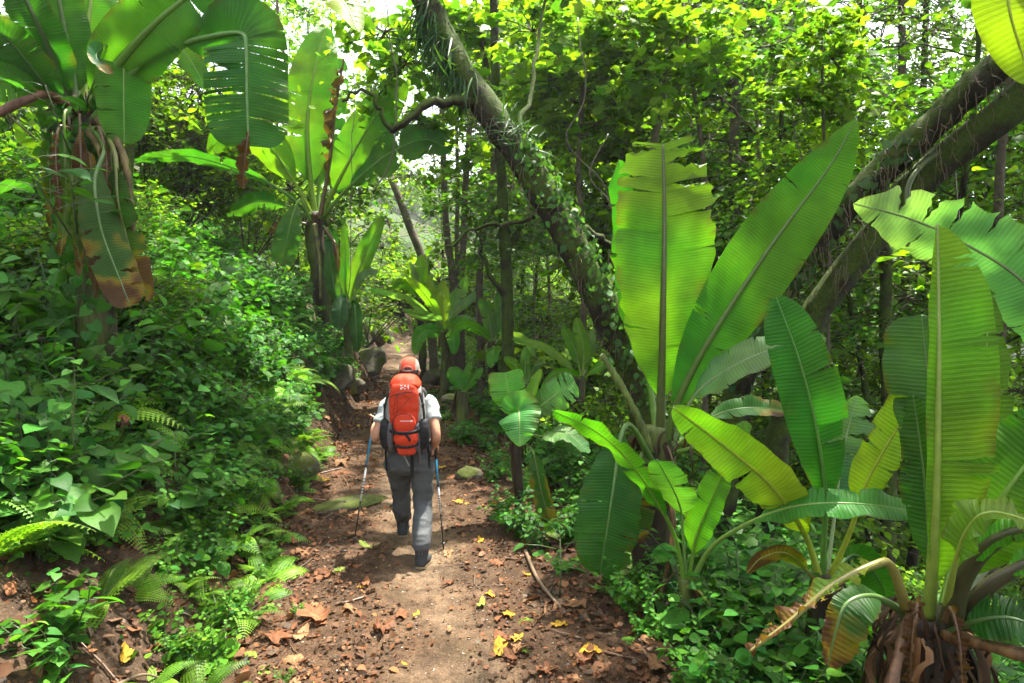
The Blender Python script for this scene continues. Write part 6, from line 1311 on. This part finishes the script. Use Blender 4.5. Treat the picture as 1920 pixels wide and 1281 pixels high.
for sg in (-1, 1):
    pk('side_pocket', [sbox(P(.150*sg, tilt(1.06)-.02, 1.065), .048, .09, .125, .6, taper=(.8, 1, .95))], M_BLACK, .009, 3, .005, (12, 12, 16), 10+sg)
    pk('side_panel', [sbox(P(.108*sg, tilt(1.08)-.065, 1.05), .03, .055, .12, .6, taper=(.7, 1, .8))], M_DGREY, .008, 3, .003, (12, 12, 16), 13+sg)
    pk('hip_belt', [limb([P(.10*sg, -.13, .925), P(.165*sg, -.06, .925), P(.175*sg, .04, .93), P(.10*sg, .12, .935)], (.04, .042, .036, .028), 12)], M_DGREY, .009, 2, .003, seed=16+sg)
    pk('shoulder_strap', [limb([P(.075*sg, -.09, 1.36), P(.095*sg, -.02, 1.385), P(.11*sg, .10, 1.35), P(.12*sg, .17, 1.22), P(.15*sg, .14, 1.08), P(.17*sg, .02, 1.02)], (.022, .026, .028, .026, .018, .014), 12)], M_DGREY, .009, 2, .002, seed=19+sg)
def strap(name, pts, wdt=.010, material=None, thick=.0022, nrm=(0, -1, 0)):
    q = catmull(np.asarray(pts, float)-PO, 20); t = unit(np.gradient(q, axis=0)); n_ = np.array(nrm, float); s = unit(np.cross(t, n_)); n2 = np.cross(s, t); g = G()
    V = np.stack([q-s*wdt-n2*thick, q+s*wdt-n2*thick, q+s*wdt+n2*thick, q-s*wdt+n2*thick], 1).reshape(-1, 3)
    Q = [(4*i+a, 4*i+(a+1) % 4, 4*i+4+(a+1) % 4, 4*i+4+a) for i in range(19) for a in range(4)]+[(3, 2, 1, 0), (76, 77, 78, 79)]
    g.add(V, None, np.array(Q)); return ob(name, g.mesh(name, smooth=False), material or M_BLACK, pack)
yb = tilt(1.2)-.024
strap('compression_strap', [P(-.12, yb-.10, 1.105), P(-.05, yb-.168, 1.10), P(.02, yb-.178, 1.098), P(.09, yb-.16, 1.105), P(.14, yb-.09, 1.115)], .013)
strap('compression_strap', [P(-.07, yb-.11, 1.0), P(-.02, yb-.182, .992), P(.06, yb-.182, .99), P(.12, yb-.10, 1.0)], .011)
strap('strap_tail', [P(.03, yb-.176, 1.085), P(.055, yb-.18, 1.06), P(.06, yb-.175, 1.035)], .009)
strap('hanging_strap', [P(.06, yb-.13, .975), P(.065, yb-.10, .90), P(.06, yb-.07, .80), P(.06, yb-.06, .705)], .013)
strap('hanging_strap', [P(.105, yb-.07, .965), P(.115, yb-.04, .89), P(.118, yb-.02, .80)], .015, M_DGREY)
strap('hanging_strap', [P(-.02, yb-.08, .93), P(.0, yb-.04, .87), P(.03, yb-.03, .80)], .007, M_GREY)
strap('hanging_strap', [P(-.165, yb+.02, .98), P(-.17, yb+.04, .88), P(-.165, yb+.05, .74)], .009)
strap('hanging_strap', [P(.17, yb+.02, 1.0), P(.18, yb+.06, .88), P(.178, yb+.09, .74)], .009)
for sg in (-1, 1):
    strap('side_strap', [P(.125*sg, yb-.05, 1.40), P(.15*sg, yb-.06, 1.30), P(.158*sg, yb-.06, 1.18), P(.14*sg, yb-.10, 1.06)], .009)
    strap('lid_strap', [P(.125*sg, yb+.03, 1.43), P(.135*sg, yb, 1.38), P(.14*sg, yb-.03, 1.33)], .009)
    for zz in (1.30, 1.16):
        g = G(); V, Q, T = sbox(P(.152*sg, yb-.07, zz)-PO, .012, .007, .018, .4, 12, 7); g.add(V, None, Q); ob('buckle', g.mesh('buckle'), M_BLACK, pack)
strap('zip', [P(-.10, yb-.125, 1.375), P(-.05, yb-.148, 1.40), P(.03, yb-.150, 1.418), P(.085, yb-.135, 1.42)], .0035)
strap('zip', [P(-.075, yb-.152, 1.15), P(-.07, yb-.150, 1.21), P(-.02, yb-.152, 1.243), P(.05, yb-.152, 1.243), P(.09, yb-.148, 1.20)], .003)
for a0, a1 in ((P(-.045, yb-.150, 1.40), P(-.075, yb-.145, 1.245)), (P(-.035, yb-.150, 1.40), P(-.04, yb-.150, 1.25)), (P(.085, yb-.138, 1.40), P(-.075, yb-.146, 1.235)), (P(-.04, yb-.15, 1.40), P(.02, yb-.152, 1.41))):
    g = G(); addtube(g, catmull([a0-PO, (a0+a1)/2-PO+P(0, -.012, -.006), a1-PO], 10), .0022, 5); ob('elastic_cord', g.mesh('elastic_cord'), M_BLACK, pack)
# printed marks on the lid and the pocket
def decal(name, polys, o3, ux, uz, s, material, nrm=P(0, -1, 0)):
    g = G()
    for p in polys:
        V = [o3+ux*a*s+uz*b*s-PO for a, b in p]; k = len(V); g.add(np.array(V), [(0, i, i+1) for i in range(1, k-1)])
        g.add(np.array(V)-nrm*.002, [(0, i+1, i) for i in range(1, k-1)])
    return ob(name, g.mesh(name, smooth=False), material, pack)
M_pol = [[(-1, -.5), (-.72, -.5), (-.72, .5), (-1, .5)], [(-1, .5), (-.75, .5), (-.28, -.15), (-.42, -.32)], [(-.42, -.32), (-.28, -.15), (.18, .5), (-.02, .5)], [(-.05, -.5), (.2, -.5), (.2, .5), (-.05, .25)], [(.34, -.5), (.56, -.5), (.56, .1), (.34, .1)], [(.70, -.5), (.92, -.5), (.92, .5), (.70, .5)]]
decal('logo', M_pol, P(.012, tilt(1.45)-.163, 1.45), P(1, 0, 0), P(0, .22, 1), .034, M_WHITE)
r = np.random.default_rng(3); pol = []; xx = -1.0
while xx < .55: wd_ = r.uniform(.05, .10); pol.append([(xx, -.06), (xx+wd_, -.06), (xx+wd_, .06), (xx, .06)]); xx += wd_+.045
pol += [[(.68, -.13), (.82, -.13), (.82, .13), (.68, .13)], [(.86, -.13), (1.0, -.13), (1.0, .13), (.86, .13)]]
decal('lettering', pol, P(.03, tilt(1.19)-.172, 1.19), P(1, 0, 0), P(0, .1, 1), .048, M_WHITE)

# ------------------------------------------------------------------ walking poles
M_GRIP = plain('pole_grip', (.015, .015, .015), .7, .3, .2, 80, .2); M_BLUE = plain('pole_blue', (.02, .22, .42), .3, .5, .05, 30, 0); M_PW = plain('pole_white', (.62, .64, .62), .3, .5, .06, 30, 0); M_PB = plain('pole_black', (.012, .012, .014), .35, .5, .1, 30, 0)
def pole(label, hand, tip):
    d = unit(hand-tip); top = hand+d*.065; L = np.linalg.norm(top-tip); root = empty('walking_pole', HO+tip); tag(root, label, 'walking pole', 'walking poles of the hiker')
    def seg(name, a, b, r0, r1, m, n=10):
        g = G(); addtube(g, np.array([d*a, d*(a+b)/2, d*b]), (r0, (r0+r1)/2, r1), n); return ob(name, g.mesh(name), m, root)
    g = G(); addtube(g, np.array([d*(L-.15), d*(L-.13), d*(L-.08), d*(L-.03), d*(L-.008), d*L]), (.011, .014, .0135, .016, .017, .009), 12); ob('grip', g.mesh('grip'), M_GRIP, root)
    seg('upper_section', L*.60, L-.15, .0085, .0085, M_BLUE); seg('lock', L*.60-.01, L*.60+.012, .011, .011, M_PB)
    ms_ = seg('middle_section', L*.33, L*.60-.01, .0075, .0075, M_PW)
    for k in range(6):
        f = L*(.50-.022*k); g = G(); addtube(g, np.array([d*f, d*(f+.008)]), .0079, 10); ob('scale_mark', g.mesh('scale_mark'), M_PB, ms_)
    seg('lock', L*.33-.012, L*.33+.004, .010, .010, M_PB); seg('lower_section', .06, L*.33-.01, .0065, .0065, M_PB)
    seg('tip', -.015, .06, .004, .008, M_PB); g = G(); addtube(g, np.array([d*.055, d*.06, d*.068]), (.016, .02, .012), 14); ob('basket', g.mesh('basket'), M_PB, root)
    g = G(); c = d*(L-.012); u = unit(np.cross(d, P(0, 1, 0)))
    addtube(g, catmull([c, c+u*.025-d*.02, c+u*.045-d*.075, c+u*.03-d*.12, c+u*.012-d*.10], 16), .004, 6); ob('wrist_strap', g.mesh('wrist_strap'), M_BLACK, root)
pole('blue and white walking pole in the left hand of the hiker', HDL, TIPL)
pole('blue and white walking pole in the right hand of the hiker', HDR, TIPR)
print('hiker done', sum(len(m.polygons) for m in bpy.data.meshes))

# ------------------------------------------------------------------ labels of look-alikes: say where each one is
LM = [('the hiker', 768, 860), ('the left pole tip', 663, 1020), ('the right pole tip', 832, 1025), ('the broad upright banana leaf', 1245, 520), ('the small pale banana plant', 975, 760), ('the young banana sucker', 1285, 1080), ('the lower right banana plant', 1745, 1130),
      ('the middle of the leaning trunk', 1060, 430), ('the large left banana trunk', 160, 280), ('the withered hanging leaf', 205, 470), ('the end of the trail', 750, 630), ('the flat pale slab', 655, 880), ('the curled yellow leaf', 937, 1222), ('the green mossy stone', 878, 805), ('the dark hanging banana leaf', 1140, 980),
      ('the dying yellow banana leaf', 1560, 1100), ('the two-trunked tree', 1600, 420), ('the mid-distance banana crown', 592, 400), ('the straight mossy trunk', 950, 560), ('the lower left corner', 0, 1281), ('the lower right corner', 1920, 1281), ('the middle of the left edge', 0, 640), ('the middle of the bottom edge', 760, 1281),
      ('the foot of the leaning trunk', 1200, 720), ('the tip of the long banana leaf', 1605, 225), ('the upper right corner', 1920, 0), ('the top of the leaning trunk', 800, 20), ('the tall glossy leaf', 1510, 760), ('the mossy boulders', 690, 680), ('the brown bare bank', 330, 1050)]
DIRS = ('right of', 'lower right of', 'below', 'lower left of', 'left of', 'upper left of', 'above', 'upper right of')
from collections import Counter
tops = [o for o in COL.objects if o.parent is None and 'label' in o and 'category' in o]
cn_ = Counter(o['label'] for o in tops)
SHORT = {'fern': 'feathery bright green fern', 'strap_leaf_fern': 'strap-leaved fern', 'leafy_herb': 'oval-leaved green herb', 'bushy_herb': 'bushy small-leaved herb', 'ground_herb': 'low round-leaved herb', 'heart_leaf_herb': 'heart-leaved herb'}
for o in tops:
    if cn_[o['label']] < 2: continue
    x_, y_, t_ = proj(np.array(o.location)+[0, 0, 2.0 if 'tree' in o.name else .1]); x_, y_ = float(x_[0]), float(y_[0])
    nm_, lx, ly = min(LM, key=lambda l: (l[1]-x_)**2+(l[2]-y_)**2)
    dx, dy = x_-lx, y_-ly; dist = math.hypot(dx, dy); k = int(round(math.atan2(dy, dx)/(math.pi/4))) % 8
    far_ = 'just ' if dist < 70 else '' if dist < 150 else 'well '
    bn = o.name.split('.')[0]; look = SHORT.get(bn) or (o['label'].split(' on the ')[0].split(' lying ')[0].split(' caught ')[0].split(' in the ')[0].split(' at the ')[0].split(' behind ')[0].split(' lining ')[0].split(' deeper ')[0].split(' beside ')[0].split(' closing ')[0])
    if 0 < x_ < 1920 and -200 < y_ < 1400: o['label'] = look+', '+far_+DIRS[k]+' '+nm_
ORD = ('leftmost', 'second from the left', 'third from the left', 'fourth from the left', 'fifth from the left', 'sixth from the left', 'seventh from the left', 'eighth from the left', 'ninth from the left', 'tenth from the left')
for step in (0, 1):
    same = {}
    for o in tops: same.setdefault(o['label'], []).append(o)
    for lab, l in same.items():
        if len(l) < 2: continue
        if step == 0:
            ss_ = sorted(o.scale[0] for o in l)
            if ss_[-1]-ss_[0] < .15*ss_[-1]: continue
            for o in l:
                q = o.scale[0]
                if q > ss_[0]+.67*(ss_[-1]-ss_[0]): o['label'] = 'large '+lab
                elif q < ss_[0]+.33*(ss_[-1]-ss_[0]): o['label'] = 'small '+lab
                else: o['label'] = 'medium '+lab
        elif len(l) <= 10 and len(lab.split()) <= 12:
            l.sort(key=lambda o: float(proj(np.array(o.location))[0][0]))
            for k, o in enumerate(l): o['label'] = lab+', '+('rightmost of the pair' if len(l) == 2 and k else 'leftmost of the pair' if len(l) == 2 else ORD[k])
print('labels done', len(set(o['label'] for o in tops)), len(tops))

# ------------------------------------------------------------------ haze: the damp forest air
V = np.array([(x, y, z) for z in (-24, 58) for y in (-75, 460) for x in (-345, 345)], float)
g = G(); g.add(V, None, np.array([(0, 2, 3, 1), (4, 5, 7, 6), (0, 1, 5, 4), (2, 6, 7, 3), (0, 4, 6, 2), (1, 3, 7, 5)]))
hm = bpy.data.materials.new('haze'); hm.use_nodes = True; hn = hm.node_tree; hn.nodes.remove(hn.nodes['Principled BSDF'])
pv = hn.nodes.new('ShaderNodeVolumePrincipled'); pv.inputs['Color'].default_value = (.93, .96, 1, 1); pv.inputs['Density'].default_value = .0006; pv.inputs['Anisotropy'].default_value = .2
hn.links.new(pv.outputs[0], hn.nodes['Material Output'].inputs['Volume'])
tag(gob('haze', g, hm, smooth=False), 'thin haze in the forest air', kind='stuff')
